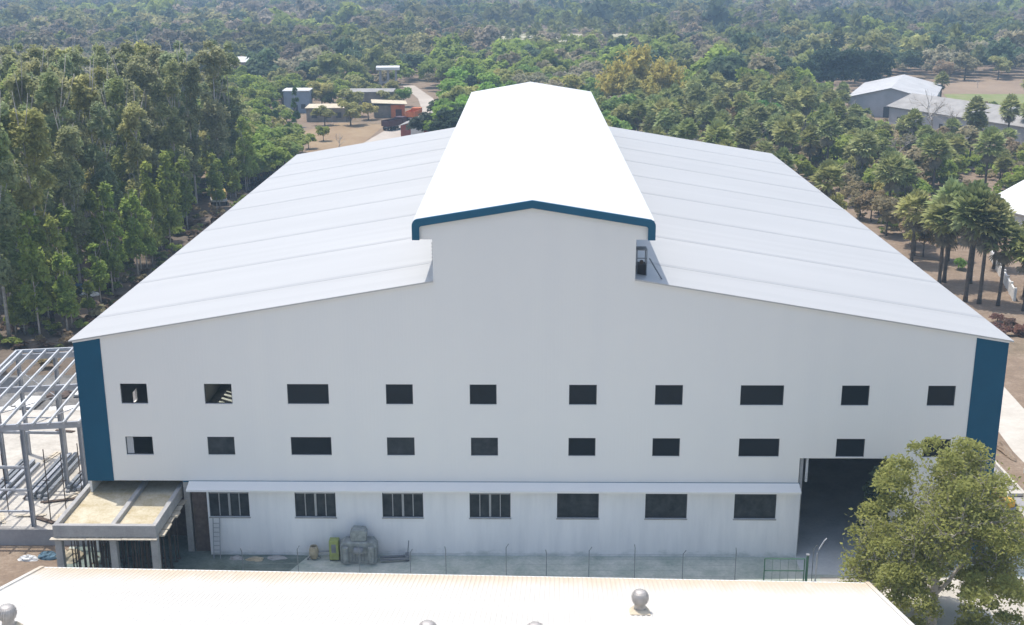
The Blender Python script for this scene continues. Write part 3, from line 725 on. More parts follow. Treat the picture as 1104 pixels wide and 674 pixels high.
def ventilator(px, py, label, ctr=None):
    """px, py: shed-local place on the roof"""
    z = 5.04 + (-py)*SLOPE
    a = -R(AL); ca, sa = math.cos(a), math.sin(a)
    wx, wy = -28.04 + px*ca - py*sa, -11.4 + px*sa + py*ca
    t = thing('roof_ventilator', label, 'ventilator', (wx, wy, z), a, 'turbine ventilators on the cream roof')
    MB().prism_y([(-0.5, 0.0), (0.5, 0.0), (0.42, 0.05), (-0.42, 0.05)], -0.5, 0.5)
    b = MB(); b.v = [(-0.52, -0.55, 0.55*SLOPE), (0.52, -0.55, 0.55*SLOPE), (0.52, 0.5, -0.5*SLOPE), (-0.52, 0.5, -0.5*SLOPE), (-0.3, -0.3, 0.24), (0.3, -0.3, 0.24), (0.3, 0.3, 0.2), (-0.3, 0.3, 0.2)]
    b.f = [(0, 1, 5, 4), (1, 2, 6, 5), (2, 3, 7, 6), (3, 0, 4, 7), (4, 5, 6, 7)]; b.m = [0]*5
    b.build('base', M['cream_sheet'], t)
    MB().lathe([(0.30, 0.15), (0.28, 0.45), (0.31, 0.5)], n=20).build('neck', M['vent_metal'], t, smooth=True)
    prof = [(0.30, 0.48), (0.38, 0.56), (0.43, 0.68), (0.445, 0.82), (0.43, 0.96), (0.37, 1.08), (0.27, 1.16), (0.12, 1.2), (0.0, 1.21)]
    hd = MB(); hd.lathe([(r_-0.035 if 0 < k < 7 else r_, z_) for k, (r_, z_) in enumerate(prof)], n=24)
    for k in range(22):
        th = 2*math.pi*k/22
        for q in range(len(prof)-3):
            (r0, z0), (r1, z1) = prof[q], prof[q+1]
            t0, t1 = th + 0.05*q, th + 0.05*(q+1)
            hd.face([(r0*math.cos(t0), r0*math.sin(t0), z0), (r0*math.cos(t0+0.15), r0*math.sin(t0+0.15), z0), (r1*math.cos(t1+0.15), r1*math.sin(t1+0.15), z1), (r1*math.cos(t1), r1*math.sin(t1), z1)])
    hd.build('turbine_head', M['vent_metal'], t)
M['vent_metal'] = plain('dull_aluminium', (0.43, 0.40, 0.37), 0.5, 0.3, 0.5, 0.2, 2)
ventilator(33.92, -6.85, 'ball shaped turbine ventilator standing clear on the cream roof, whole with its base')
ventilator(3.85, -11.85, 'ball shaped turbine ventilator at the roof end below the earth bank')
ventilator(28.77, -13.0, 'turbine ventilator of which only the very top shows, next to the whole one')
ventilator(23.9, -13.1, 'turbine ventilator showing its top below the grey machine')

# ------------------------------------------------------------------ fence, gate and things along the hall front
fence = thing('wire_fence', 'thin wire fence on slim cranked posts along the concrete strip before the hall', 'fence', (0, -3.45, 0.012))
fx = [-18.5, -14.9, -10.9, -7.6, -5.3, -1.4, 1.2, 3.95, 6.9, 10.0, 13.4, 18.35]
for k, x in enumerate(fx):
    mbp = MB()
    mbp.tube([(x, 0, 0), (x, 0, 1.9 + 0.2*(k % 3)), (x+0.16*(1 if k % 2 else -0.3), -0.1, 2.2 + 0.2*(k % 3))], 0.028, 6)
    mbp.build('post', M['steel_dark'], fence)
mbp = MB()
for z in (0.3, 0.7, 1.1, 1.5, 1.85): mbp.tube([(-18.5, 0, z), (13.4, 0, z)], 0.005, 4)
mbp.build('wire', M['steel_dark'], fence)
gate = thing('yard_gate', 'green tubular steel gate with a mid rail at the end of the wire fence', 'gate', (15.2, -3.75, 0.012))
gb = MB()
for a, b in (((0, 0, 0.1), (0, 0, 1.75)), ((2.55, 0, 0.1), (2.55, 0, 1.75)), ((0, 0, 1.75), (2.55, 0, 1.75)), ((0, 0, 0.9), (2.55, 0, 0.9)), ((0, 0, 0.15), (2.55, 0, 0.15))):
    gb.tube([a, b], 0.04, 8)
gf = gb.build('gate_frame', M['green_paint'], gate)
gb = MB()
for k in range(1, 5): gb.tube([(k*0.51, 0, 0.15), (k*0.51, 0, 1.75)], 0.012, 5)
gb.build('infill_bar', M['green_paint'], gate)
MB().tube([(2.72, 0, 0), (2.72, 0, 2.0)], 0.085, 8).build('gate_post', M['green_paint'], gate)
MB().box(2.62, -0.1, 2.0, 2.82, 0.1, 2.08).build('post_cap', M['steel'], gate)
t = thing('cranked_pole', 'pale metal pole with a bent top beside the green gate post', 'pole', (18.55, -3.6, 0.012))
MB().tube([(0, 0, 0), (0, 0, 2.05), (0.12, 0.05, 2.35), (0.45, 0.2, 2.85), (0.62, 0.25, 3.0)], 0.05, 8).build('shaft', M['steel'], t)
MB().box(-0.12, -0.12, 0, 0.12, 0.12, 0.03).build('base_plate', M['steel'], t)

t = thing('grey_machine', 'bulky dusty grey machine with a narrower upper housing against the ground floor wall', 'machine', (-11.25, -0.95, 0.012))
bd = MB(); bd.prism_y([(-1.2, 0), (1.2, 0), (1.2, 1.25), (0.95, 1.6), (-0.95, 1.6), (-1.25, 1.35)], -0.5, 0.5)
bevel(bd.build('body', M['machine_grey'], t), 0.1, 2)
uh = MB(); uh.prism_y([(-0.52, 1.602), (0.52, 1.602), (0.55, 2.2), (0.4, 2.42), (-0.38, 2.45), (-0.55, 2.2)], -0.4, 0.35)
bevel(uh.build('upper_housing', M['machine_grey'], t), 0.08, 2)
for x in (-0.85, 0.85): MB().tube([(x, -0.62, 0.2), (x, -0.62, 1.3)], 0.2, 10).build('side_drum', M['machine_grey'], t)
MB().tube([(-0.3, -0.7, 1.1), (0.3, -0.62, 1.05)], 0.22, 10).build('motor', M['steel_dark'], t)
mbp = MB()
for k in range(5): mbp.box(-0.45+k*0.2, -0.54, 0.25, -0.38+k*0.2, -0.503, 0.8)
mbp.build('vent_slot', M['steel_dark'], t)
t = thing('switch_cabinet', 'upright yellow green cabinet standing close to the grey machine', 'cabinet', (-12.95, -0.8, 0.012))
bevel(MB().box(-0.32, -0.3, 0.1, 0.32, 0.3, 1.5).build('casing', M['lime'], t), 0.04)
MB().box(-0.16, -0.315, 0.65, 0.14, -0.302, 1.25).build('control_panel', M['steel_dark'], t)
for x in (-0.25, 0.25): MB().box(x-0.05, -0.25, 0, x+0.05, 0.25, 0.1).build('foot', M['steel_dark'], t)
t = thing('mixing_drum', 'small tan drum leaning on its stand beneath a ground floor window', 'drum', (-14.35, -0.8, 0.012), 0.3)
MB().lathe([(0.0, 0.1), (0.24, 0.12), (0.33, 0.5), (0.30, 0.8), (0.22, 1.0), (0.2, 0.98), (0.26, 0.75)], n=14).build('drum', M['tan'], t, True)
MB().bar((-0.45, 0, 0.02), (0.1, 0, 0.75), 0.06, 0.06).bar((0.45, 0, 0.02), (-0.1, 0, 0.75), 0.06, 0.06).bar((-0.45, 0.25, 0.02), (0.45, 0.25, 0.02), 0.06, 0.06).build('stand', M['steel_dark'], t)
tag(MB().tube([(-14.0, -0.9, 0.62), (-13.3, -0.9, 0.68)], 0.05, 6).build('drive_shaft', M['steel_dark'], None), 'dark metal bar bridging the tan drum and the yellow green cabinet', 'bar')
t = thing('pallet_jack', 'low dark hand trolley with an upright handle beside the grey machine', 'trolley', (-8.7, -0.9, 0.012), 0.15)
MB().box(-1.2, -0.3, 0.15, 0.5, -0.1, 0.24).box(-1.2, 0.1, 0.15, 0.5, 0.3, 0.24).box(0.5, -0.3, 0.1, 0.75, 0.3, 0.4).build('fork', M['steel_dark'], t)
MB().tube([(0.65, 0, 0.35), (0.75, 0, 1.4)], 0.035, 6).build('handle', M['steel_dark'], t)
for y in (-0.2, 0.2): MB().tube([(0.65, y-0.05, 0.1), (0.65, y+0.05, 0.1)], 0.1, 10).build('wheel', M['rubber'], t)
t = thing('ladder', 'grey ladder leaning on the ground floor wall below the first barred window', 'ladder', (-20.9, -0.75, 0.012), 0)
for x in (-0.22, 0.22): MB().bar((x, 0, 0), (x, 0.48, 2.75), 0.05, 0.07).build('rail', M['steel'], t)
for k in range(8):
    q = 0.1+k*0.11
    MB().bar((-0.22, 0.48*q, 2.75*q), (0.22, 0.48*q, 2.75*q), 0.035, 0.035).build('rung', M['steel'], t)
rn = random.Random(8)
for k, (x, y, lab) in enumerate([(-19.6, -0.75, 'low pale rubble heap at the wall foot near the ladder'), (-18.3, -0.9, 'brownish debris heap at the wall foot under the first barred window'), (-16.9, -0.7, 'small grey rubble heap on the strip between two barred windows')]):
    lump('debris_heap', lab, 'debris', x, y, 0.01, 0.5+0.1*k, 0.28, 0.24, [M['concrete'], M['tan'], M['concrete'], M['brick']][k], 20+k)

# ------------------------------------------------------------------ at the sunny side of the hall
dr = thing('drain_channel', 'open concrete drain with two pale kerbs and a cross slab beside the hall', 'drain', (36.4, 10, 0))
for x in (-0.75, 0.75): bevel(MB().box(x-0.11, -7, 0.004, x+0.11, 6.5, 0.35).build('kerb', M['path'], dr), 0.02)
MB().box(-0.64, -7, 0.02, 0.64, 6.5, 0.03).build('channel_bed', M['pad_side'], dr)
for y in (-0.2, -5.5): bevel(MB().box(-0.638, y-0.35, 0.1, 0.638, y+0.35, 0.33).build('cross_slab', M['path'], dr), 0.02)
t = thing('yellow_dumper', 'small yellow dumper with a tilted hopper half hidden by the leafy tree', 'dumper', (34.2, 7.6, 0.0), 0.5)
hp = MB(); hp.v = [(-0.55, -0.5, 1.5), (0.55, -0.5, 1.5), (0.7, 0.75, 1.15), (-0.7, 0.75, 1.15), (-0.4, -0.35, 0.7), (0.4, -0.35, 0.7), (0.45, 0.3, 0.6), (-0.45, 0.3, 0.6)]
hp.f = [(0, 1, 5, 4), (1, 2, 6, 5), (2, 3, 7, 6), (3, 0, 4, 7), (4, 5, 6, 7)]; hp.m = [0]*5
hp.build('hopper', M['yellow'], t)
bevel(MB().box(-0.45, -1.6, 0.45, 0.45, 0.4, 0.62).build('chassis', M['blue_grey'], t)); bevel(MB().box(-0.35, -1.5, 0.62, 0.35, -0.8, 1.2).build('engine_cover', M['yellow'], t), 0.05)
for sx in (-0.55, 0.55):
    for sy in (-1.2, 0.2): MB().tube([(sx-0.12, sy, 0.38), (sx+0.12, sy, 0.38)], 0.38, 14).build('wheel', M['rubber'], t)
bevel(tag(MB().box(-0.9, -0.7, 0, 0.9, 0.7, 0.5).build('concrete_block', M['white_paint']), 'white block lying on the tan earth outside the drain', 'block'), 0.05).location = (39.7, 13.2, 0.0)
lump('earth_bank', 'low brown earth bank between the hall and the pale path', 'earth bank', 39.0, 19.0, 0, 0.5, 2.6, 0.4, M['earth'], 31)
MB()
gwl = thing('garden_wall', 'low white garden wall with panels under the fan palms', 'wall', (62.5, 85, 0))
dx, dy = (57.6-62.5), (64.3-85)
def GW(u, v=0, z=0):
    L = math.hypot(dx, dy); ux, uy = dx/L, dy/L
    return (ux*u - uy*v, uy*u + ux*v, z)
Lw = math.hypot(dx, dy)
MB().bar(GW(0, 0, 0.55), GW(Lw, 0, 0.55), 0.18, 1.1).build('wall_panel', M['white_paint'], gwl)
MB().bar(GW(0, 0, 1.28), GW(Lw, 0, 1.28), 0.22, 0.12).build('top_rail', M['white_paint'], gwl)
for k in range(8): 
    u = Lw*k/7
    MB().bar(GW(u, 0, 0), GW(u, 0, 1.6), 0.3, 0.3).build('pier', M['white_paint'], gwl)

def gable(name, label, cat, loc, rz, W, L, eave, ridge, wall, roof, over=0.5, door=None, wins=0):
    """ridge along local Y; W across X"""
    t = thing(name, label, cat, loc, rz)
    h = W/2
    wb = MB()
    wb.box(-h, -L/2, 0, -h+0.2, L/2, eave).box(h-0.2, -L/2, 0, h, L/2, eave)
    for y0, y1 in ((-L/2-0.001, -L/2+0.2), (L/2-0.2, L/2+0.001)):
        wb.prism_y([(-h+0.2, 0), (h-0.2, 0), (h-0.2, eave), (0, ridge-0.05), (-h+0.2, eave)], y0, y1)
    wb.build('wall', wall, t)
    s = (ridge-eave)/h; e = over
    for sg in (-1, 1):
        rb = MB(); rb.prism_y([(0, ridge), (sg*(h+e), eave-e*s), (sg*(h+e), eave-e*s+0.12), (0, ridge+0.12)] if sg > 0 else [(sg*(h+e), eave-e*s), (-0.002, ridge), (-0.002, ridge+0.12), (sg*(h+e), eave-e*s+0.12)], -L/2-e, L/2+e)
        rb.build('roof', roof, t)
    for k in range(wins):
        y = -L/2 + L*(k+0.5)/wins
        for sx in (-1, 1):
            MB().box(sx*h-0.03, y-0.6, 1.2, sx*h+0.03, y+0.6, 2.4).build('window', M['frame_dark'], t)
    if door: MB().box(-1.5, -L/2-0.04, 0, 1.5, -L/2-0.003, 2.8).build('door', M['frame_dark'], t)
    return t
gable('gable_shed', 'wide gabled shed with one bright white roof slope among the trees', 'shed', (101.5, 262, 0), -R(21), 21, 42, 5.0, 7.6, M['shed_wall'], M['shed_pale'], 0.5, True, 5)
lb = gable('long_workshop', 'long low workshop with a grey sheet roof and small white vents on it', 'workshop', (106.5, 207.0, 0), R(24), 14.5, 51, 4.8, 7.4, M['shed_wall'], M['grey_roof'], 0.6, True, 7)
for k, yy in enumerate((-15, -9.5, -6.5, -13)):
    t = MB().lathe([(0.5, 0), (0.45, 0.6), (0.7, 0.75), (0.75, 1.0), (0.5, 1.3), (0, 1.4)], n=10).build('roof_vent', M['white_paint'], None, True)
    sxx = (-1.0, -2.6, 0.8, 1.5)[k]; a = R(24)
    t.location = (106.5 + sxx*math.cos(a) - yy*math.sin(a), 207.0 + sxx*math.sin(a) + yy*math.cos(a), 7.45 - abs(sxx)*0.36)
    tag(t, 'small white vent on the grey workshop roof', 'vent', 'white vents on the workshop roof')
gable('garden_house', 'white roofed house behind the fan palms and low garden wall', 'house', (82.6, 97.3, 0), R(25), 20, 24, 4.0, 7.6, M['white_paint'], M['white_roof'], 0.8, True, 3)
os_ = thing('open_garage', 'open fronted garage with a dark interior at the end of the garden wall', 'garage', (68.2, 66.5, 0), 0)
for x in (-6.6, -2.2, 2.2, 6.6): MB().box(x-0.2, -5.4, 0, x+0.2, -5.0, 3.3).build('post', M['white_paint'], os_)
MB().box(-6.8, 3.0, 0, 6.8, 3.2, 3.5).box(6.6, -5, 0, 6.8, 2.99, 3.5).build('wall', M['brick'], os_)
MB().prism_y([(-7.2, 3.3), (7.2, 3.6), (7.2, 3.75), (-7.2, 3.45)], -6, 3.6).build('roof', M['grey_roof'], os_)
hut = gable('brick_hut', 'tiny brick hut with a pinkish roof and pale front wall among the palms', 'hut', (54.6, 236, 0), 0.2, 4.0, 4.5, 3.2, 4.6, M['white_paint'], M['brick_red'], 0.3, True, 0)

# buildings and vehicles behind the hall
bh = thing('block_house', 'small blue grey block house with a flat white roof by the dry field', 'house', (-63.0, 256.5, 0), 0.04)
MB().box(-3.4, -3.4, 0, 3.4, 3.4, 5.8).build('wall', M['blue_grey'], bh); bevel(MB().box(-3.7, -3.7, 5.8, 3.7, 3.7, 6.1).build('roof', M['white_roof'], bh), 0.05)
MB().box(-1.0, -3.44, 0, 0.3, -3.402, 2.2).build('door', M['frame_dark'], bh); MB().box(1.2, -3.44, 1.2, 2.4, -3.402, 2.4).build('window', M['frame_dark'], bh)
lw = thing('low_shed', 'low weathered shed with a patchy pale flat roof beside the block house', 'shed', (-52.0, 238, 0), 0.06)
MB().box(-5, -4, 0, 5, 5, 3.4).build('wall', M['old_wall'], lw); bevel(MB().box(-5.3, -4.3, 3.4, 5.3, 5.3, 3.62).build('roof', M['cream_sheet'], lw), 0.05)
for x in (-3, 0.5, 3.2): MB().box(x-0.7, -4.05, 1.0, x+0.7, -4.003, 2.4).build('window', M['frame_dark'], lw)
lw = thing('brown_barn', 'taller brown walled barn with a grey flat roof behind the low shed', 'barn', (-44.0, 262, 0), 0.04)
MB().box(-7.5, -4, 0, 6.5, 5, 5.0).build('wall', M['old_wall'], lw); bevel(MB().box(-7.8, -4.3, 5.0, 6.8, 5.3, 5.25).build('roof', M['grey_roof'], lw), 0.05)
for x in (-5, -1, 3): MB().box(x-0.9, -4.05, 0.0, x+0.9, -4.003, 2.6).build('door', M['frame_dark'], lw)
gable('distant_shed', 'small far shed with a pale roof beyond the tall grove', 'shed', (-104, 385, 0), R(80), 7, 11, 4.0, 5.5, M['old_wall'], M['white_roof'])
wt = thing('elevated_tank', 'pale slab platform raised on tall legs among the trees behind the hall', 'platform', (-43.2, 300, 0), 0.1)
bevel(MB().box(-3.6, -3.2, 7.8, 3.6, 3.2, 8.7).build('platform_slab', M['white_roof'], wt), 0.1)
for x in (-2.4, 0, 2.4):
    for y in (-2.2, 2.2): MB().box(x-0.35, y-0.35, 0, x+0.35, y+0.35, 7.8).build('leg', M['pad_side'], wt)
MB().bar((-2.4, -2.2, 4), (2.4, -2.2, 4), 0.3, 0.4).bar((-2.4, 2.2, 4), (2.4, 2.2, 4), 0.3, 0.4).build('tie_beam', M['pad_side'], wt)
ob = thing('orange_store', 'orange walled store with a long cream roof beside the dirt road', 'store', (-36.0, 246, 0), 0.15)
MB().box(-0.6, -3.5, 0, 3.0, 4, 3.3).build('wall', M['orange'], ob); MB().box(-5.0, -3.0, 0, -0.602, 4, 3.2).build('side_room', M['old_wall'], ob)
rb = MB(); rb.prism_y([(-5.6, 3.9), (3.7, 3.42), (3.7, 3.58), (-5.6, 4.06)], -4.1, 4.6); rb.build('roof', M['cream_sheet'], ob)
MB().box(0.6, -3.55, 0, 2.2, -3.503, 2.2).build('door', M['maroon'], ob)
kb = gable('red_kiosk', 'brick red kiosk with a grey roof and a white front opening by the road', 'kiosk', (-26.0, 206.5, 0), R(-8), 6.0, 7.5, 3.0, 3.9, M['brick_red'], M['grey_roof'], 0.5)
MB().box(-0.6, -3.82, 0.5, 2.4, -3.76, 2.6).build('shutter', M['white_paint'], kb)
def truck(x, y, rz, paint, label):
    t = thing('tipper_truck', label, 'truck', (x, y, 0.05), rz)
    bevel(MB().box(-1.2, 1.6, 0.9, 1.2, 3.4, 2.9).build('cab', paint, t), 0.15)
    MB().box(-1.0, 3.402, 1.9, 1.0, 3.43, 2.6).build('windscreen', M['glass'], t)
    c = MB(); c.box(-1.25, -3.6, 1.1, 1.25, 1.4, 1.3)
    c.box(-1.25, -3.6, 1.3, -1.15, 1.4, 2.5).box(1.15, -3.6, 1.3, 1.25, 1.4, 2.5).box(-1.15, 1.3, 1.3, 1.15, 1.4, 2.8).box(-1.15, -3.6, 1.3, 1.15, -3.5, 2.4)
    c.build('tipper_body', paint, t)
    MB().box(-0.5, -3.5, 0.7, 0.5, 3.3, 0.95).build('chassis', M['steel_dark'], t)
    for sx in (-1.05, 1.05):
        for sy in (-2.6, -1.4, 2.4): MB().tube([(sx-0.18, sy, 0.5), (sx+0.18, sy, 0.5)], 0.5, 14).build('wheel', M['rubber'], t)
truck(-32.6, 219.0, R(-32), M['maroon'], 'dark maroon tipper truck parked on the dirt road behind the hall')
truck(-29.6, 238.0, R(-12), M['orange'], 'orange tipper truck parked farther along the dirt road')
mw = thing('boundary_wall', 'pale low curving wall along the dirt road behind the hall', 'wall', (0, 0, 0))
pts = [(-26.6, 222), (-25.2, 232), (-25.0, 242), (-26.8, 252), (-27.0, 262)]
mb = MB()
for a, b in zip(pts[:-1], pts[1:]): mb.bar((a[0], a[1], 0.6), (b[0], b[1], 0.6), 0.3, 1.2)
mb.build('wall_panel', M['path'], mw)

# ------------------------------------------------------------------ vegetation
rng = np.random.default_rng(11)
def quads_mesh(name, V, mats, tints=None, extra=None, mat_idx=None):
    """V: (n,4,3) quads; extra: MB polygons appended with the second material"""
    V = np.asarray(V, dtype=np.float32); n = len(V)
    me = bpy.data.meshes.new(name)
    verts = V.reshape(-1, 3); loops = np.arange(4*n, dtype=np.int32); starts = np.arange(0, 4*n, 4, dtype=np.int32)
    nv, nf = 4*n, n
    ev, el, es, nl = [], [], [], 4*n
    if extra:
        for f in extra.f: es.append(nl); el.extend([nv+i for i in f]); nl += len(f)
        verts = np.concatenate([verts, np.asarray(extra.v, dtype=np.float32)])
        loops = np.concatenate([loops, np.asarray(el, dtype=np.int32)]); starts = np.concatenate([starts, np.asarray(es, dtype=np.int32)])
        nf += len(extra.f)
    me.vertices.add(len(verts)); me.vertices.foreach_set('co', verts.ravel())
    me.loops.add(len(loops)); me.loops.foreach_set('vertex_index', loops)
    me.polygons.add(nf); me.polygons.foreach_set('loop_start', starts)
    for m_ in mats: me.materials.append(m_)
    mi = np.zeros(nf, dtype=np.int32)
    if mat_idx is not None: mi[:n] = mat_idx
    if extra: mi[n:] = len(mats)-1
    me.polygons.foreach_set('material_index', mi)
    if tints is not None:
        at = me.attributes.new('tint', 'FLOAT_COLOR', 'FACE')
        c = np.ones((nf, 4), dtype=np.float32); c[:n, :3] = tints
        at.data.foreach_set('color', c.ravel())
    me.update(calc_edges=True)
    return me

def norm(a): return a/np.maximum(np.linalg.norm(a, axis=-1, keepdims=True), 1e-9)
def leaves(P, size, r, elong=1.5, up=0.35, droop=0.0, outward=None, ow=0.0):
    """leaf-shaped quads at points P"""
    n = len(P)
    nm = r.normal(size=(n, 3)); nm[:, 2] = np.abs(nm[:, 2]) + up
    if outward is not None: nm = norm(nm) + outward*ow
    nm = norm(nm)
    tt = r.normal(size=(n, 3)); tt[:, 2] -= droop
    tt = norm(tt - nm*(tt*nm).sum(1, keepdims=True)); bb = np.cross(nm, tt)
    sz = (size*r.uniform(0.65, 1.35, size=(n, 1)))
    a, b = tt*sz*elong/2, bb*sz/2
    k = nm*sz*0.12
    return np.stack([P - a, P + b*0.9 - a*0.1 - k, P + a, P - b*0.9 - a*0.1 - k], axis=1)

def blob_points(n, lobes, r, shell=0.45):
    """points in a union of ellipsoids (cx,cy,cz,rx,ry,rz), biased to their skins"""
    L = np.array(lobes); vol = (L[:, 3]*L[:, 4]*L[:, 5])**0.67
    idx = r.choice(len(L), n, p=vol/vol.sum())
    d = norm(r.normal(size=(n, 3))); d[:, 2] = np.where(d[:, 2] < -0.35, -d[:, 2]*0.6, d[:, 2])
    rad = r.uniform(shell, 1.0, size=(n, 1))**0.6
    return L[idx, :3] + d*rad*L[idx, 3:6], d

def crown_broad(r, R_=4.5, H=8.5, n=1500, size=0.6, nl=14, flat=0.75, base=0.3):
    lobes = []
    for k in range(nl):
        a = r.uniform(0, 2*np.pi); q = r.uniform(0.15, 0.72)*R_
        z = H*base + (H*(1-base))*r.uniform(0.15, 0.78)*(1-0.35*(q/R_))
        s = R_*r.uniform(0.25, 0.46)
        lobes.append((q*np.cos(a), q*np.sin(a), z, s, s*r.uniform(.8, 1.1), s*flat))
    P, d = blob_points(n, lobes, r)
    return leaves(P, size, r, 1.4, 0.4, outward=d, ow=0.8)

def trunk_mb(r, H, r0, lean=0.05, branches=5, R_=3.0, bh=(0.35, 0.75)):
    mb = MB(); lx, ly = r.uniform(-lean, lean)*H, r.uniform(-lean, lean)*H
    pts = [(lx*t*t, ly*t*t, H*t) for t in (0, 0.08, 0.3, 0.6, 0.85)]
    mb.tube(pts, [r0*1.35, r0, r0*0.8, r0*0.5, r0*0.2], 7)
    for k in range(branches):
        t = r.uniform(*bh); a = r.uniform(0, 2*np.pi); q = R_*r.uniform(.5, .9)
        p0 = np.array([lx*t*t, ly*t*t, H*t]); p2 = p0 + [q*np.cos(a), q*np.sin(a), H*0.18*r.uniform(.6, 1.3)]
        pm = (p0+p2)/2 + [0, 0, -0.05*H*r.uniform(0, 1)]
        mb.tube([p0, pm, p2], [r0*0.45, r0*0.3, r0*0.1], 5)
    return mb

# --- prototypes (arrays)
BROAD = [crown_broad(np.random.default_rng(100+k), 4.6, 8.5+0.6*(k % 3), 1700, 0.62, 12+2*k, 0.75) for k in range(5)]
BROAD_TR = [trunk_mb(np.random.default_rng(200+k), 7.0, 0.22, 0.06, 5) for k in range(5)]
def euca(r, H=24.5, n=4600):
    lobes = []; R_ = 2.5
    for k in range(26):
        t = r.uniform(0.27, 0.97); q = R_*r.uniform(0.1, 0.8)*(1.15-0.45*abs(t-0.6)/0.4)
        a = r.uniform(0, 2*np.pi); s = r.uniform(0.8, 1.6)*(1.15-0.4*t)
        lobes.append((q*np.cos(a), q*np.sin(a), t*H, s*1.1, s*1.1, s*1.5))
    P, d = blob_points(n, lobes, r, 0.2)
    return leaves(P, 0.33, r, 2.1, 0.15, 0.7, d, 0.5)
EUCA = [euca(np.random.default_rng(300+k)) for k in range(6)]
EUCA_TR = [trunk_mb(np.random.default_rng(320+k), 24.5, 0.20, 0.035, 7, 2.0, (0.35, 0.85)) for k in range(6)]
def sapling(r, H=10, n=1700):
    lobes = []
    for k in range(12):
        t = r.uniform(0.22, 0.93); q = 1.5*r.uniform(0.1, 0.8)*(1.1-0.7*t); a = r.uniform(0, 2*np.pi); s = r.uniform(0.6, 1.1)*(1.2-0.6*t)
        lobes.append((q*np.cos(a), q*np.sin(a), t*H, s, s, s*1.3))
    P, d = blob_points(n, lobes, r, 0.2)
    return leaves(P, 0.30, r, 1.9, 0.25, 0.5, d, 0.4)
SAP = [sapling(np.random.default_rng(340+k)) for k in range(4)]
SAP_TR = [trunk_mb(np.random.default_rng(350+k), 10, 0.09, 0.05, 4, 1.2) for k in range(4)]

def fan_palm(r, nleaf=52, H=8.6, seg=9, R0=1.45, dry=20):
    """returns (green quads, dry quads) of a fan palm head centred on top of its trunk"""
    out = []; dryq = []
    C = np.array([0, 0, H])
    for k in range(nleaf+dry):
        is_dry = k >= nleaf
        u = k/nleaf
        el = (math.radians(85) - u*math.radians(122)) if not is_dry else math.radians(r.uniform(-82, -55))
        C = np.array([0, 0, H - 0.7*min(u, 1.0) - (r.uniform(0, 0.9) if is_dry else 0)])
        az = k*2.399963 + r.uniform(-.3, .3)
        d = np.array([math.cos(el)*math.cos(az), math.cos(el)*math.sin(az), math.sin(el)])
        Lp = r.uniform(1.05, 1.6) if not is_dry else r.uniform(0.9, 1.8)
        s = np.cross(d, [0, 0, 1.0]); s = s/max(np.linalg.norm(s), 1e-6)
        nrm = np.cross(s, d)
        roll = r.uniform(-0.6, 0.6); s, nrm = s*math.cos(roll)+nrm*math.sin(roll), nrm*math.cos(roll)-s*math.sin(roll)
        p = C + d*Lp + np.array([0, 0, -0.15*Lp*(1-abs(d[2]))])
        w_ = 0.05
        tgt = dryq if is_dry else out
        tgt.append([C - s*w_, p - s*w_*0.6, p + s*w_*0.6, C + s*w_])
        Rl = R0*r.uniform(.8, 1.15)*(0.8 if is_dry else 1)
        spread = math.radians(105 if not is_dry else 55)
        for j in range(seg):
            a = -spread + 2*spread*j/(seg-1)
            dd = d*math.cos(a) + s*math.sin(a)
            pp = -d*math.sin(a) + s*math.cos(a)
            cup = nrm*(0.18*abs(math.sin(a)) + (0.05 if j % 2 else -0.05))
            tip = p + dd*Rl*(1-0.25*abs(a)/spread) + cup*Rl + np.array([0, 0, -0.12*Rl*r.uniform(.3, 1.4)])
            mid = p + dd*Rl*0.6 + cup*Rl*0.6
            hw = Rl*0.6*math.sin(spread/(seg-1))*1.05
            tgt.append([p, mid + pp*hw, tip, mid - pp*hw])
    return np.array(out), np.array(dryq)
PALM = [fan_palm(np.random.default_rng(400+k), H=8.3+0.5*(k % 3)) for k in range(4)]
PALM_LOD = [fan_palm(np.random.default_rng(420+k), 26, 7.0, 5, 1.8, 6) for k in range(4)]
def palm_trunk(r, H=9.0):
    mb = MB(); l = r.uniform(-.35, .35); l2 = r.uniform(-.3, .3)
    pts = []; rad = []
    for k in range(12):
        t = k/11
        pts.append((l*math.sin(t*3)*0.4, l2*math.sin(t*2.5)*0.4, H*t)); rad.append((0.26 if k == 0 else 0.185-0.04*t) + (0.025 if k % 2 else 0))
    dx_, dy_ = pts[-1][0], pts[-1][1]
    pts = [(x-dx_*k/11, y-dy_*k/11, z) for k, (x, y, z) in enumerate(pts)]
    mb.tube(pts, rad, 8); return mb
def bare(r, H=9):
    q = MB(); 
    def br(p, d, ln, rad, lv):
        e = p + d*ln; m_ = (p+e)/2 + r.normal(size=3)*ln*0.06
        q.tube([p, m_, e], [rad, rad*0.8, rad*0.55], 4, False)
        if lv == 0: return
        for k in range(3 if lv > 1 else 4):
            nd = norm(d + r.normal(size=3)*0.55 + np.array([0, 0, 0.18])); br(e if k < 2 else m_, nd, ln*r.uniform(.55, .8), rad*0.55, lv-1)
    br(np.array([0, 0, 0.0]), np.array([0, 0, 1.0]), H*0.3, 0.2, 4)
    return q
def bamboo(r, n=2600):
    P = []; D = []
    for k in range(46):
        a = r.uniform(0, 2*np.pi); q = r.uniform(0.2, 1.0); ln = r.uniform(9, 14)
        for j in range(n//46):
            t = r.uniform(0.25, 1)**0.8
            out_ = q*(0.6 + 4.4*t**2.2)
            z = ln*(t - 0.28*q*t**3)
            P.append([out_*np.cos(a)+r.normal()*0.35, out_*np.sin(a)+r.normal()*0.35, z+r.normal()*0.3]); D.append([np.cos(a), np.sin(a), 0.3])
    return leaves(np.array(P), 0.5, r, 2.2, 0.3, 0.5, np.array(D), 0.3)

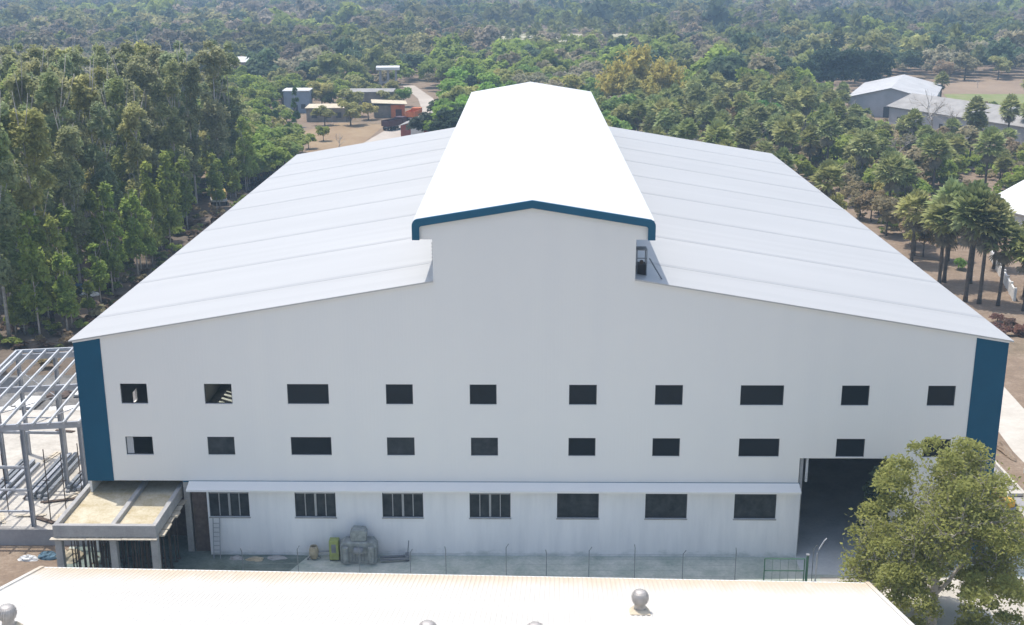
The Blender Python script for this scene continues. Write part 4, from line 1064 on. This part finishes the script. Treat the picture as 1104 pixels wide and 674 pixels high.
# --- placing
def mesh_obj(me, name, parent=None, color=None):
    o = bpy.data.objects.new(name, me); COL.objects.link(o)
    if parent: o.parent = parent
    if color: o.color = color
    return o
def tint(base, r, v=0.18, h=0.10):
    k = 1 + r.uniform(-v, v)
    return (base[0]*k*(1+r.uniform(-h, h)), base[1]*k, base[2]*k*(1+r.uniform(-h, h)), 1)

G_EUCA = (0.29, 0.315, 0.165); G_SAP = (0.29, 0.36, 0.095); G_BROAD = (0.25, 0.315, 0.07); G_OLIVE = (0.35, 0.345, 0.13)
G_DARK = (0.042, 0.075, 0.045); G_GREY = (0.29, 0.28, 0.20); G_PALM = (0.255, 0.285, 0.12); G_BAMBOO = (0.47, 0.42, 0.13); G_BROWN = (0.32, 0.27, 0.165)
G_FAR = (0.07, 0.105, 0.055)

euca_me = [quads_mesh('eucalyptus_crown', q, [M['leaf']]) for q in EUCA]
def mb_mesh(mb, name, mat):
    me = bpy.data.meshes.new(name); me.from_pydata(mb.v, [], mb.f); me.materials.append(mat)
    me.polygons.foreach_set('use_smooth', [True]*len(mb.f)); me.update(); return me
euca_tr = [mb_mesh(t_, 'eucalyptus_trunk', M['bark']) for t_ in EUCA_TR]
sap_me = [quads_mesh('sapling_crown', q, [M['leaf']]) for q in SAP]
sap_tr = [mb_mesh(t_, 'sapling_trunk', M['bark']) for t_ in SAP_TR]
broad_me = [quads_mesh('broadleaf_crown', q, [M['leaf']]) for q in BROAD]
broad_tr = [mb_mesh(t_, 'broadleaf_trunk', M['bark_dark']) for t_ in BROAD_TR]
palm_me = []; palm_dry = []; palm_tr = []; palm_lod = []
for k, (g_, d_) in enumerate(PALM):
    palm_me.append(quads_mesh('palm_crown', g_, [M['frond']])); palm_dry.append(quads_mesh('dry_fronds', d_, [M['frond_dry']]))
    palm_tr.append(mb_mesh(palm_trunk(np.random.default_rng(430+k), 8.3+0.5*(k % 3)), 'palm_trunk', M['bark_dark']))
bare_me = [mb_mesh(bare(np.random.default_rng(450+k)), 'bare_tree', M['bark']) for k in range(3)]
bamboo_me = [quads_mesh('bamboo_clump', bamboo(np.random.default_rng(460+k)), [M['leaf']]) for k in range(2)]

def tree(name, label, cat, group, x, y, rz, sc, crown, trunk, col, dry=None):
    t = bpy.data.objects.new(name, None); COL.objects.link(t); t.empty_display_size = 0.3
    t.location = (x, y, 0); t.rotation_euler = (0, 0, rz); t.scale = sc if isinstance(sc, tuple) else (sc, sc, sc)
    tag(t, label, cat, group)
    mesh_obj(crown, 'crown', t, col)
    if trunk: mesh_obj(trunk, 'trunk', t)
    if dry: mesh_obj(dry, 'dry_fronds', t)
    return t

pr = random.Random(21)
# the tall grove
def scatter(inside, x0, x1, y0, y1, step, jit, r):
    out = []; ny = int((y1-y0)/step); nx = int((x1-x0)/step)
    for j in range(ny+1):
        for i in range(nx+1):
            x = x0 + (i + (0.5 if j % 2 else 0))*step + r.uniform(-jit, jit)*step; y = y0 + j*step + r.uniform(-jit, jit)*step
            if inside(x, y): out.append((x, y))
    return out
def bearing(x, y): return x/(y+73.3)
gr = scatter(lambda x, y: bearing(x, y) > -0.50 and x < -53.5, -115, -53, 38, 146, 5.0, 0.33, pr)
gr.sort(key=lambda p: (-p[0]*1.5 + p[1]))
for k, (x, y) in enumerate(gr[:285]):
    edge = x > -60
    lab = 'tall slender grey green tree with pale trunk at the grove edge facing the hall' if edge else 'tall slender grey green tree deep inside the dense grove beside the hall'
    h = pr.uniform(0.86, 1.08)*(1.0 if y > 70 else 0.95)
    i = pr.randrange(6)
    tree('eucalyptus_tree', lab, 'tree', 'grove edge trees' if edge else 'inner grove trees', x, y, pr.uniform(0, 6.28), (h*pr.uniform(.85, 1.1), h*pr.uniform(.85, 1.1), h), euca_me[i], euca_tr[i], tint(G_EUCA if pr.random() > .2 else (0.32, 0.345, 0.14), pr, 0.12))
for k in range(74):
    y = 36 + 108*((k+pr.random())/74)**1.1; x = -49.8 - pr.random()**1.5*9
    if k < 10: x = -52 - pr.uniform(0, 14); y = pr.uniform(36, 62)
    i = pr.randrange(4); h = pr.uniform(0.5, 1.45)
    tree('young_tree', 'bright green young tree growing at the foot of the tall grove', 'young tree', 'young trees at the grove foot', x, y, pr.uniform(0, 6.28), (h**0.5*0.95, h**0.5*0.95, h), sap_me[i], sap_tr[i], tint(G_SAP, pr))

# clear zones (buildings, roads, fields): no trees
CLEAR = [(-33, 33, -5, 85), (-69, -57, 244, 263), (-59, -45, 206, 246), (-52, -36, 254, 270), (-43, -20, 150, 224), (-44, -25, 224, 252), (-49, -37, 288, 306), (-112, -97, 372, 396),
         (87, 118, 236, 286), (88, 126, 182, 232), (66, 93, 90, 110), (56, 74, 58, 76), (118, 210, 260, 352), (50.5, 58.5, 226, 241), (-46, -36, 150, 232), (-56, -36, 208, 232), (-112, -88, 330, 396), (64, 100, 84, 128), (57, 76, 74, 90), (80, 116, 284, 326), (-69, -50, 234, 256)]
def clear(x, y, mgn=0.0): return not any(a-mgn < x < b+mgn and c-mgn < y < d+mgn for a, b, c, d in CLEAR)
def near_line(x, y, pts, dd):
    for (ax, ay), (bx, by) in zip(pts[:-1], pts[1:]):
        vx, vy = bx-ax, by-ay; t_ = max(0, min(1, ((x-ax)*vx+(y-ay)*vy)/(vx*vx+vy*vy)))
        if math.hypot(x-ax-t_*vx, y-ay-t_*vy) < dd: return True
    return False
ROAD = [(-34, 168), (-33, 195), (-30.5, 215), (-27.5, 235), (-27.5, 262), (-31, 290), (-40, 330)]

# fan palms
def palm(x, y, label, group, h=1.0, col=G_PALM):
    i = pr.randrange(4); ww = pr.uniform(.95, 1.15)
    return tree('palm_tree', label, 'palm', group, x, y, pr.uniform(0, 6.28), (ww*h**0.5, ww*h**0.5, h), palm_me[i], palm_tr[i], tint(col, pr, 0.2), palm_dry[i])
NEAR = [(51.0, 71.2, 1.08, 'tall fan palm next to the hall roof edge in the clump before the garden wall'), (52.2, 73.0, 1.2, 'fan palm with the highest crown in the clump before the garden wall'),
        (51.7, 63.9, 1.22, 'fan palm on a straight dark trunk rising over the bare tan earth'), (53.0, 63.0, 1.12, 'fan palm whose trunk stands just beside another over the tan earth'),
        (54.9, 62.2, 0.95, 'fan palm by the low end of the white garden wall'), (57.0, 60.0, 0.92, 'fan palm before the open garage'), (51.0, 82.4, 0.95, 'lower fan palm standing by itself near the tan track'),
        (59.5, 66.0, 0.9, 'fan palm leaning over the garage roof'), (55.3, 72.5, 1.1, 'fan palm growing tight against the middle of the garden wall'), (61.0, 80.0, 0.85, 'fan palm between the garden wall and the white roofed house')]
for x, y, h, lab in NEAR: palm(x, y, lab, None, h)
def in_palms(x, y):
    b = bearing(x, y)
    if not (0.085 < b < 0.44 and 92 < y < 262): return False
    if y < 128 and x < 44: return False
    if b < 0.10 and y > 240: return False
    if 0.27 < b < 0.43 and 195 < y < 262: return False
    return clear(x, y, 1.0) and not near_line(x, y, [(44.5, 60), (46.5, 80), (49, 105), (50, 140)], 4.0)
pp = scatter(in_palms, 20, 150, 92, 262, 6.3, 0.42, pr); pp.sort(key=lambda p: p[1])
n_p = 0
for k, (x, y) in enumerate(pp):
    q = pr.random(); b = bearing(x, y)
    zone = 'beside the hall roof' if y < 150 else ('in the palm wood behind the hall' if b < 0.24 else 'in front of the grey workshop')
    if y > 225 and b > 0.24: zone = 'near the gabled shed'
    if q < (0.50 if y > 150 else 0.42) and n_p < 280:
        n_p += 1
        palm(x, y, 'grey green fan palm ' + zone, 'fan palms ' + zone, pr.uniform(0.75, 1.12)*(0.72 if b > 0.255 and y > 140 else 0.95), G_PALM if pr.random() > .3 else (0.32, 0.335, 0.14))
    elif q < (0.80 if y > 150 else 0.86):
        i = pr.randrange(5); s = pr.uniform(0.5, 0.92)
        brown = pr.random() < (0.65 if y < 140 else 0.3)
        tree('broadleaf_tree', ('dry brownish scrub tree ' if brown else 'round green tree growing between palms ') + zone, 'tree', ('scrub trees ' if brown else 'green trees between palms ') + zone, x, y, pr.uniform(0, 6.28), s, broad_me[i], broad_tr[i], tint(G_BROWN if brown else G_BROAD, pr))
    elif q < 0.92:
        o = mesh_obj(bare_me[pr.randrange(3)], 'bare_tree'); o.location = (x, y, 0); o.rotation_euler = (0, 0, pr.uniform(0, 6.28)); s = pr.uniform(0.8, 1.15); o.scale = (s, s, s)
        tag(o, 'leafless grey tree ' + zone, 'bare tree', 'leafless trees ' + zone)
o = mesh_obj(bare_me[1], 'bare_tree'); o.location = (91.5, 201, 0); o.scale = (1.9, 1.9, 1.6); tag(o, 'big leafless pinkish grey tree standing against the long grey workshop', 'bare tree')
o = mesh_obj(bare_me[2], 'bare_tree'); o.location = (94.5, 197, 0); o.scale = (1.35, 1.35, 1.2); tag(o, 'second leafless tree before the workshop wall, close to the biggest one', 'bare tree')
tree('broadleaf_tree', 'bright green rounded tree among the grey palms behind the hall', 'tree', None, 55.5, 208, 0.4, (1.1, 1.1, 1.0), broad_me[1], broad_tr[1], (0.10, 0.24, 0.05, 1))
great = quads_mesh('great_crown', crown_broad(np.random.default_rng(610), 9.0, 15.5, 5200, 0.85, 30, 0.8, 0.15), [M['leaf']])
tree('broadleaf_tree', 'great dark green tree looming beside the gabled shed', 'tree', None, 94, 303, 0.4, (1.1, 1.1, 1.08), great, broad_tr[2], (*G_DARK, 1))
tree('broadleaf_tree', 'second great dark tree crowding the rear of the gabled shed', 'tree', None, 108, 314, 2.4, (0.9, 0.9, 0.95), great, broad_tr[3], (*G_DARK, 1))
tree('broadleaf_tree', 'dark dense tree closing the gap between palms and the gabled shed', 'tree', None, 82, 294, 3.4, (0.8, 0.8, 0.8), great, broad_tr[4], (*G_DARK, 1))
for k, (x, y, h, lab) in enumerate([(118, 275, 0.85, 'dark round palm at the near corner of the green crop rows'), (140, 268, 0.8, 'slim dark palm standing alone in the crop rows'), (103, 186, 1.0, 'tall fan palm before the workshop end wall'), (92, 176, 1.05, 'dense fan palm with long dry skirt before the workshop'), (109, 190, 1.0, 'fan palm at the outer corner of the workshop')]):
    palm(x, y, lab, None, h)
for k, (x, y, s, lab) in enumerate([(29.0, 250, 1.35, 'tallest yellowish bamboo clump behind the raised roof'), (22.0, 244, 1.05, 'yellowish bamboo clump next to the raised roof corner'), (36.0, 247, 1.1, 'yellowish bamboo clump between the tallest one and the palms'), (31.0, 237, 0.8, 'lower yellowish bamboo clump before the tallest one'), (41.0, 240, 0.72, 'small yellowish bamboo clump at the palm wood edge')]):
    o = mesh_obj(bamboo_me[k % 2], 'bamboo_clump', None, tint(G_BAMBOO, pr, 0.06, 0.02)); o.location = (x, y, 0); o.rotation_euler = (0, 0, k); o.scale = (s, s, s*1.1); tag(o, lab, 'bamboo')

for k in range(22):
    x = 132 + 3.4*k + pr.uniform(-.6, .6)
    o = mesh_obj(bare_me[k % 3], 'field_sapling') if k % 4 == 0 else None
    if o: o.location = (x, 318 + 0.02*x, 0); o.scale = (0.45, 0.45, 0.45); tag(o, 'small leafless sapling in the row across the ploughed field', 'sapling', 'saplings in the ploughed field')
for k, (x, y, s, lab) in enumerate([(150, 347, 1.2, 'round brownish tree at the far side of the ploughed field'), (163, 351, 1.0, 'second brownish tree beyond the ploughed field'), (178, 346, 1.5, 'largest round olive tree at the end of the ploughed field'), (190, 340, 1.1, 'greenish tree at the outer end of the ploughed field'), (141, 342, 0.9, 'small brown tree at the field corner next to the gabled shed')]):
    tree('broadleaf_tree', lab, 'tree', None, x, y, k, s, broad_me[k % 5], broad_tr[k % 5], tint(G_BROWN if k % 2 == 0 else G_OLIVE, pr))
# broadleaf trees behind the hall
def in_broad(x, y):
    b = bearing(x, y)
    if not (-0.27 < b < 0.13 and 88 < y < 300): return False
    if y < 150 and not (-58 < x < -46 and y > 138): return False
    if any(math.hypot(x-a, y-c) < 9 for a, c in ((22, 244), (29, 250), (36, 247), (31, 238), (41, 240))): return False
    if b > 0.085 and y < 262: return False
    return clear(x, y, 0.5) and not near_line(x, y, ROAD, 6.0)
bb = scatter(in_broad, -110, 60, 88, 300, 7.0, 0.42, pr); bb.sort(key=lambda p: p[1])
BAM = [(36, 247), (31, 238), (41.5, 232), (27.5, 262)]
bb = [p for p in bb if all(math.hypot(p[0]-a, p[1]-c) > 6 for a, c in BAM)]
for k, (x, y) in enumerate(bb[:265]):
    b = bearing(x, y); q = pr.random(); i = pr.randrange(5)
    if b < -0.17:
        c, lab, g_ = (G_BROAD if q < .7 else G_OLIVE), 'mid green bushy tree between the grove and the dry field', 'bushy trees by the dry field'
    elif b < -0.105:
        c, lab, g_ = (G_OLIVE if q < .75 else G_BROAD), 'olive green rounded tree around the low sheds behind the hall', 'olive trees around the low sheds'
    elif b < -0.01:
        c, lab, g_ = ((0.215, 0.345, 0.068) if q < .65 else (G_OLIVE if q < .82 else G_DARK)), 'fresh green tree in the wood behind the hall roof by the dirt road', 'green wood by the road'
    else:
        c, lab, g_ = (G_OLIVE if q < .4 else ((0.22, 0.32, 0.09) if q < .75 else G_GREY)), 'mixed green tree in the wood behind the raised roof', 'mixed wood behind the raised roof'
    s = pr.uniform(0.72, 1.22)*(0.92 if b < -0.17 else 1.0)
    if -0.19 < b < -0.1 and y > 205: s *= 0.72
    if -0.222 < b < -0.14 and 165 < y < 250: s *= 0.55
    tree('broadleaf_tree', lab, 'tree', g_, x, y, pr.uniform(0, 6.28), (s, s, s*pr.uniform(.9, 1.15)), broad_me[i], broad_tr[i], tint(c, pr, 0.2))
# darker tree with bare lower branches by the road, small tree in the dry field
for k, (x, y, s, lab) in enumerate([(-22.0, 190, 0.95, 'grey dark tree at the roof corner beside the dirt road'), (-16.0, 186, 1.0, 'grey dark tree just beyond the hall roof edge'), (-19.5, 200, 1.1, 'grey dark tree behind two others at the road bend'), (-10.5, 192, 0.9, 'grey dark tree beside the raised roof end')]):
    tree('broadleaf_tree', lab, 'tree', None, x, y, k*1.3, s, broad_me[k], broad_tr[k], tint((0.075, 0.09, 0.06), pr))
for k, (x, y, s, lab) in enumerate([(-51, 227, 0.62, 'olive tree standing before the low weathered shed'), (-44.5, 227, 0.75, 'olive tree with dark stem between the low shed and the orange store'), (-47.5, 246, 0.85, 'olive tree rising between the low shed and the brown barn'), (-41.5, 238, 0.6, 'small green tree beside the orange store'), (-57.5, 262, 0.95, 'olive tree between the block house and the low shed'), (-62.5, 234, 0.55, 'bushy tree at the low shed corner by the block house'), (-38.8, 258, 0.7, 'olive tree behind the orange store roof')]):
    tree('broadleaf_tree', lab, 'tree', None, x, y, k*1.3, (s*1.1, s*1.1, s), broad_me[k % 5], broad_tr[k % 5], tint(G_OLIVE, pr))
o = mesh_obj(bare_me[0], 'bare_tree'); o.location = (-40.5, 183, 0); o.scale = (0.65, 0.65, 0.6); tag(o, 'small leafless tree standing alone in the dry field', 'bare tree')
for k, (x, y) in enumerate([(-52.6, 196), (-58, 188), (-49.5, 176), (-60.5, 214), (-57.5, 224)]):
    tree('young_tree', 'bright green young tree at the edge of the dry field', 'young tree', 'young trees by the dry field', x, y, k, (0.9, 0.9, 0.6+0.1*k), sap_me[k % 4], sap_tr[k % 4], tint((0.10, 0.17, 0.04), pr))
for k in range(24):
    x, y = pr.uniform(46.5, 64), pr.uniform(84, 140)
    if near_line(x, y, [(44.5, 60), (46.5, 80), (49, 105), (50, 140)], 1.5): x += 4.5
    i = pr.randrange(5); q = pr.uniform(0.42, 0.66)
    tree('scrub_tree', 'dry olive brown scrub tree on tan earth between the hall roof and the palms', 'scrub tree', 'scrub trees by the hall roof', x, y, k, (q, q, q*1.15), broad_me[i], broad_tr[i], tint(G_BROWN if pr.random() < .6 else G_OLIVE, pr))
for k in range(30):
    x, y = -47.5 - 15*pr.random(), 138 + 44*((k+pr.random())/30)
    i = pr.randrange(5); q = pr.uniform(0.5, 0.8)
    tree('bushy_tree', 'broad soft green bushy tree filling the gap between grove and dry field', 'bushy tree', 'bushy trees at the grove end', x, y, k, (q*1.1, q*1.1, q), broad_me[i], broad_tr[i], tint((0.27, 0.33, 0.095), pr, 0.12))
# shrubs
shrub_q = [crown_broad(np.random.default_rng(500+k), 1.2, 1.7, 420, 0.25, 8, 0.8, 0.05) for k in range(3)]
shrub_me = [quads_mesh('shrub', q, [M['leaf']]) for q in shrub_q]
def shrub(x, y, s, col, lab, g_):
    o = mesh_obj(shrub_me[pr.randrange(3)], 'shrub', None, tint(col, pr)); o.location = (x, y, 0); o.rotation_euler = (0, 0, pr.uniform(0, 6.28)); o.scale = (s, s, s); tag(o, lab, 'shrub', g_)
for k in range(14): shrub(pr.uniform(49.2, 54.5), pr.uniform(49, 56), pr.uniform(.6, 1.0), (0.22, 0.13, 0.11), 'reddish dry shrub in the patch below the fan palms', 'reddish shrubs below the palms')
for k in range(60): shrub(-47.5 - pr.uniform(0, 10), pr.uniform(38, 150), pr.uniform(.5, 1.2), G_SAP if pr.random() < .6 else G_BROWN, 'low shrub on the leaf littered ground along the grove', 'low shrubs along the grove')
for k in range(22):
    x, y = pr.uniform(44, 62), pr.uniform(88, 135)
    if not near_line(x, y, [(46.5, 80), (49, 105), (50, 140)], 3): shrub(x, y, pr.uniform(.5, 1.1), G_BROWN if pr.random() < .6 else G_BROAD, 'low scrub bush on the tan earth under the scattered palms', 'scrub bushes under the palms')
shrub(56.6, 79.5, 1.1, (0.16, 0.27, 0.05), 'vivid green bush behind the garden wall end', None)

# the leafy tree in front (near) with real leaf sized faces
def near_tree():
    r = np.random.default_rng(77)
    t = thing('leafy_tree', 'big olive green leafy tree in front of the hall door and blue corner', 'tree', (23.9, -10.0, 0))
    H, R_ = 12.6, 5.2
    tb = MB(); P = []; D = []
    tb.tube([(0, 0, 0), (0.05, 0.05, 1.2), (0.0, 0.1, 2.6), (-0.1, 0.0, 4.2)], [0.34, 0.25, 0.22, 0.18], 9)
    tips = []
    def grow(p, d, ln, rad, lv):
        e = p + d*ln; mid = (p+e)/2 + r.normal(size=3)*ln*0.07
        tb.tube([p, mid, e], [rad, rad*0.82, rad*0.6], 6 if lv > 2 else 4, False)
        if lv == 0: tips.append((e, d)); return
        if lv <= 2: tips.append((mid, d)); tips.append((e, d))
        for k in range(4 if lv > 1 else 3):
            nd = norm(d + r.normal(size=3)*0.62 + np.array([0, 0, 0.10])); grow(e if k < 2 else mid + (e-mid)*r.uniform(0, .9), nd, ln*r.uniform(.58, .82), rad*0.58, lv-1)
    for k in range(7):
        a = k*2*np.pi/7 + r.uniform(-.3, .3); el = r.uniform(0.25, 1.25)
        d = np.array([np.cos(a)*np.cos(el), np.sin(a)*np.cos(el), np.sin(el)])
        grow(np.array([0, 0, r.uniform(1.6, 4.2)]), d, r.uniform(1.9, 2.7), 0.13, 4)
    T = np.array([q for q, _ in tips]); 
    # fit to the crown's real outline
    c0 = T.mean(0); ext = np.percentile(np.abs(T-c0), 98, axis=0)
    return t, tb, T
t, tb, T = near_tree()
print('tips', len(T), T.min(0), T.max(0), np.percentile(T, [3, 97], axis=0))
r = np.random.default_rng(78)
TZ = 11.7/np.percentile(T[:, 2], 99.5); TXY = 4.4/np.percentile(np.abs(T[:, :2]), 98)
Sx = np.array([TXY, TXY, TZ])
keep = T[r.random(len(T)) < min(1, 2400/len(T))]
PP = np.repeat(keep, 8, axis=0)*Sx + r.normal(size=(len(keep)*8, 3))*np.array([.30, .30, .26])
lob = []
for k in range(105):
    a = r.uniform(0, 2*np.pi); zc = r.uniform(1.0, 11.8); q = r.uniform(0.2, 0.95)**0.6
    wr = 5.2*math.sqrt(max(0.02, 1 - ((zc-5.4)/6.9)**2)) if zc > 5.4 else 5.2*(0.80+0.20*zc/5.4)
    s_ = r.uniform(0.45, 1.25); lob.append((np.cos(a)*q*wr, np.sin(a)*q*wr, zc, s_, s_, s_*0.8))
P2, D2 = blob_points(34000, lob, r, 0.25)
PP = np.concatenate([PP, P2]); PP = PP[(PP[:, 2] > 0.4)]
wr_ = np.where(PP[:, 2] > 5.4, 5.6*np.sqrt(np.clip(1-((PP[:, 2]-5.4)/7.2)**2, 0, 1)), 5.6)
PP = PP[np.hypot(PP[:, 0], PP[:, 1]) < wr_]
lq = leaves(PP, 0.132, r, 1.8, 0.5, 0.25)
cr = mesh_obj(quads_mesh('crown', lq, [M['leaf']]), 'crown', t, (0.295, 0.31, 0.105, 1))
tb.v = [(x*TXY, y*TXY, z*TZ) for x, y, z in tb.v]
def inside(v):
    w_ = 5.1*math.sqrt(max(0, 1-((v[2]-5.4)/7.3)**2)) if v[2] > 5.4 else 5.1
    return math.hypot(v[0], v[1]) < w_
tb.f = [f for f in tb.f if all(inside(tb.v[i_]) for i_ in f)]; tb.m = [0]*len(tb.f)
tb.build('trunk', M['bark'], t, True)
i = 1
tree('young_tree', 'small shaded tree growing in the dark hall doorway', 'young tree', None, 22.9, -0.9, 1.0, (0.85, 0.85, 0.68), sap_me[i], sap_tr[i], (0.07, 0.10, 0.06, 1))  # leaf tint darkened to carry the doorway shade

# far woods: one mass nobody could count
def far_wood(name, label, pts, protos, size_k, keep_n, colf, zs=1.0):
    Q = []; C = []
    for (x, y) in pts:
        p_ = protos[rng.integers(len(protos))]
        n = min(len(p_), keep_n(y)); k_ = rng.choice(len(p_), n, replace=False)
        q = p_[k_]; up = min(2.6, (len(p_)/n)**0.42)
        c = q.mean(1, keepdims=True); q = c + (q-c)*up
        a = rng.uniform(0, 6.28); ca, sa = np.cos(a), np.sin(a)
        s = size_k*(rng.uniform(.6, 1.2) if rng.random() < .8 else rng.uniform(1.2, 1.6)); h = s*zs*rng.uniform(.75, 1.2)
        X = (q[..., 0]*ca - q[..., 1]*sa)*s + x; Y = (q[..., 0]*sa + q[..., 1]*ca)*s + y; Z = q[..., 2]*h
        Q.append(np.stack([X, Y, Z], -1)); C.append(np.repeat(colf(x, y)[None], n, 0))
    me = quads_mesh(name, np.concatenate(Q), [M['leaf_mass']], np.concatenate(C))
    o = mesh_obj(me, name); tag(o, label, 'woodland', kind='stuff'); return o
def farcol(x, y):
    k = rng.random(); b = bearing(x, y)
    z_ = math.sin(x*0.021+1.3)*math.cos(y*0.017+0.4) + 0.5*math.sin(x*0.05-y*0.03)
    if z_ > 0.35: base = np.array([0.255, 0.33, 0.07])
    elif z_ > -0.1: base = np.array([0.25, 0.28, 0.09])
    elif z_ > -0.5: base = np.array([0.32, 0.33, 0.13])
    else: base = np.array([0.31, 0.295, 0.20])
    if k > 0.85: base = np.array([0.30, 0.27, 0.17])
    elif k < 0.15: base = np.array([0.11, 0.16, 0.085])
    if y > 400: base = base*np.array([1.0, 0.92, 1.05])*(0.68 if math.sin(x*0.009+0.7)*math.sin(y*0.012) > -0.1 else 1.0)  # distance haze put into the leaf tint: less green, more blue
    return base*rng.uniform(0.75, 1.25)
used = set(bb[:265])
def in_mid(x, y):
    b = bearing(x, y)
    if not (-0.5 < b < 0.5): return False
    if y < 262 and b > 0.085: return False
    if y < 300 and -0.27 < b < 0.13: return False
    if b < -0.27 and y < 160: return False
    return clear(x, y, 1.0) and not near_line(x, y, ROAD, 5.0)
mid = scatter(in_mid, -320, 320, 160, 560, 7.6, 0.45, pr) + [p for p in bb[265:]]
mid = [p for p in mid if not (-26 < p[0] < 64 and 458 < p[1] < 640 and rng.random() < 0.9)]
print('mid', len(mid), 'broad', len(bb), 'palms', n_p, len(pp), 'grove', len(gr))
far_wood('woodland', 'continuous green woodland behind the sheds and the hall', mid, BROAD, 0.95, lambda y: 620 if y < 330 else 380, farcol, 1.05)
def in_far(x, y):
    if abs(bearing(x, y)) > 0.5: return False
    return not (-30 < x < 70 and 510 < y < 645) and not (math.sin(x*0.012+2)*math.sin(y*0.02) > 0.93)
far = scatter(in_far, -900, 900, 560, 1650, 12.5, 0.45, pr)
print('far', len(far))
far_wood('hazy_woodland', 'hazy bluish woodland running to the top of the view', far, BROAD, 1.35, lambda y: 130 if y < 900 else 70, farcol, 1.0)
br_ = scatter(lambda x, y: not near_line(x, y, [(-52, 120), (-51, 128)], 4), -60, -38, 44, 150, 2.6, 0.5, pr)
far_wood('dry_brush', 'dry brown brush and litter on the strip between grove and hall', br_, shrub_q, 0.7, lambda y: 80, lambda x, y: (np.array((0.12, 0.085, 0.06)) if rng.random() < .7 else np.array((0.14, 0.17, 0.06)))*rng.uniform(.6, 1.4), 0.8)
def in_under(x, y):
    b = bearing(x, y)
    if not (0.02 < b < 0.47 and 100 < y < 270) or (y < 118 and x < 47): return False
    return clear(x, y, 0.5) and not near_line(x, y, [(44.5, 60), (46.5, 80), (49, 105), (50, 140)], 3.5) and (y > 150 or pr.random() < 0.6)
und = scatter(in_under, 10, 170, 95, 270, 3.3, 0.5, pr)
far_wood('undergrowth', 'low mixed undergrowth covering the floor of the palm wood', und, shrub_q, 1.35, lambda y: 110, lambda x, y: (np.array(G_BROAD) if rng.random() < .5 else np.array(G_BROWN))*rng.uniform(.7, 1.3), 1.0)
pf = [p for p in scatter(lambda x, y: abs(bearing(x, y)) < 0.5 and (math.sin(x*0.013)+math.cos(y*0.011+x*0.004)) > 0.1 and clear(x, y, 2), -420, 420, 300, 800, 17, 0.5, pr)]
PL = [g_ for g_, _ in PALM_LOD]
far_wood('palm_woodland', 'scattered dark palms standing above the hazy woodland', pf, PL, 0.95, lambda y: 130, lambda x, y: np.array(G_PALM)*rng.uniform(.45, .9), 1.1)

# ------------------------------------------------------------------ the hazy air
hz = MB().box(-1500, -160, -1.0, 1500, 2200, 44).build('haze', plain('haze', (1, 1, 1)))
hm = bpy.data.materials.new('haze_air'); hm.use_nodes = True
hm.node_tree.nodes.remove(hm.node_tree.nodes['Principled BSDF'])
pv = hm.node_tree.nodes.new('ShaderNodeVolumePrincipled')
pv.inputs['Color'].default_value = (0.55, 0.78, 1.0, 1); pv.inputs['Density'].default_value = 0.00046; pv.inputs['Anisotropy'].default_value = 0.0
hm.node_tree.links.new(pv.outputs[0], hm.node_tree.nodes['Material Output'].inputs['Volume'])
hz.data.materials.clear(); hz.data.materials.append(hm)
hz['kind'] = 'stuff'; hz['label'] = 'pale bluish haze in the air over the woods'; hz['category'] = 'haze'
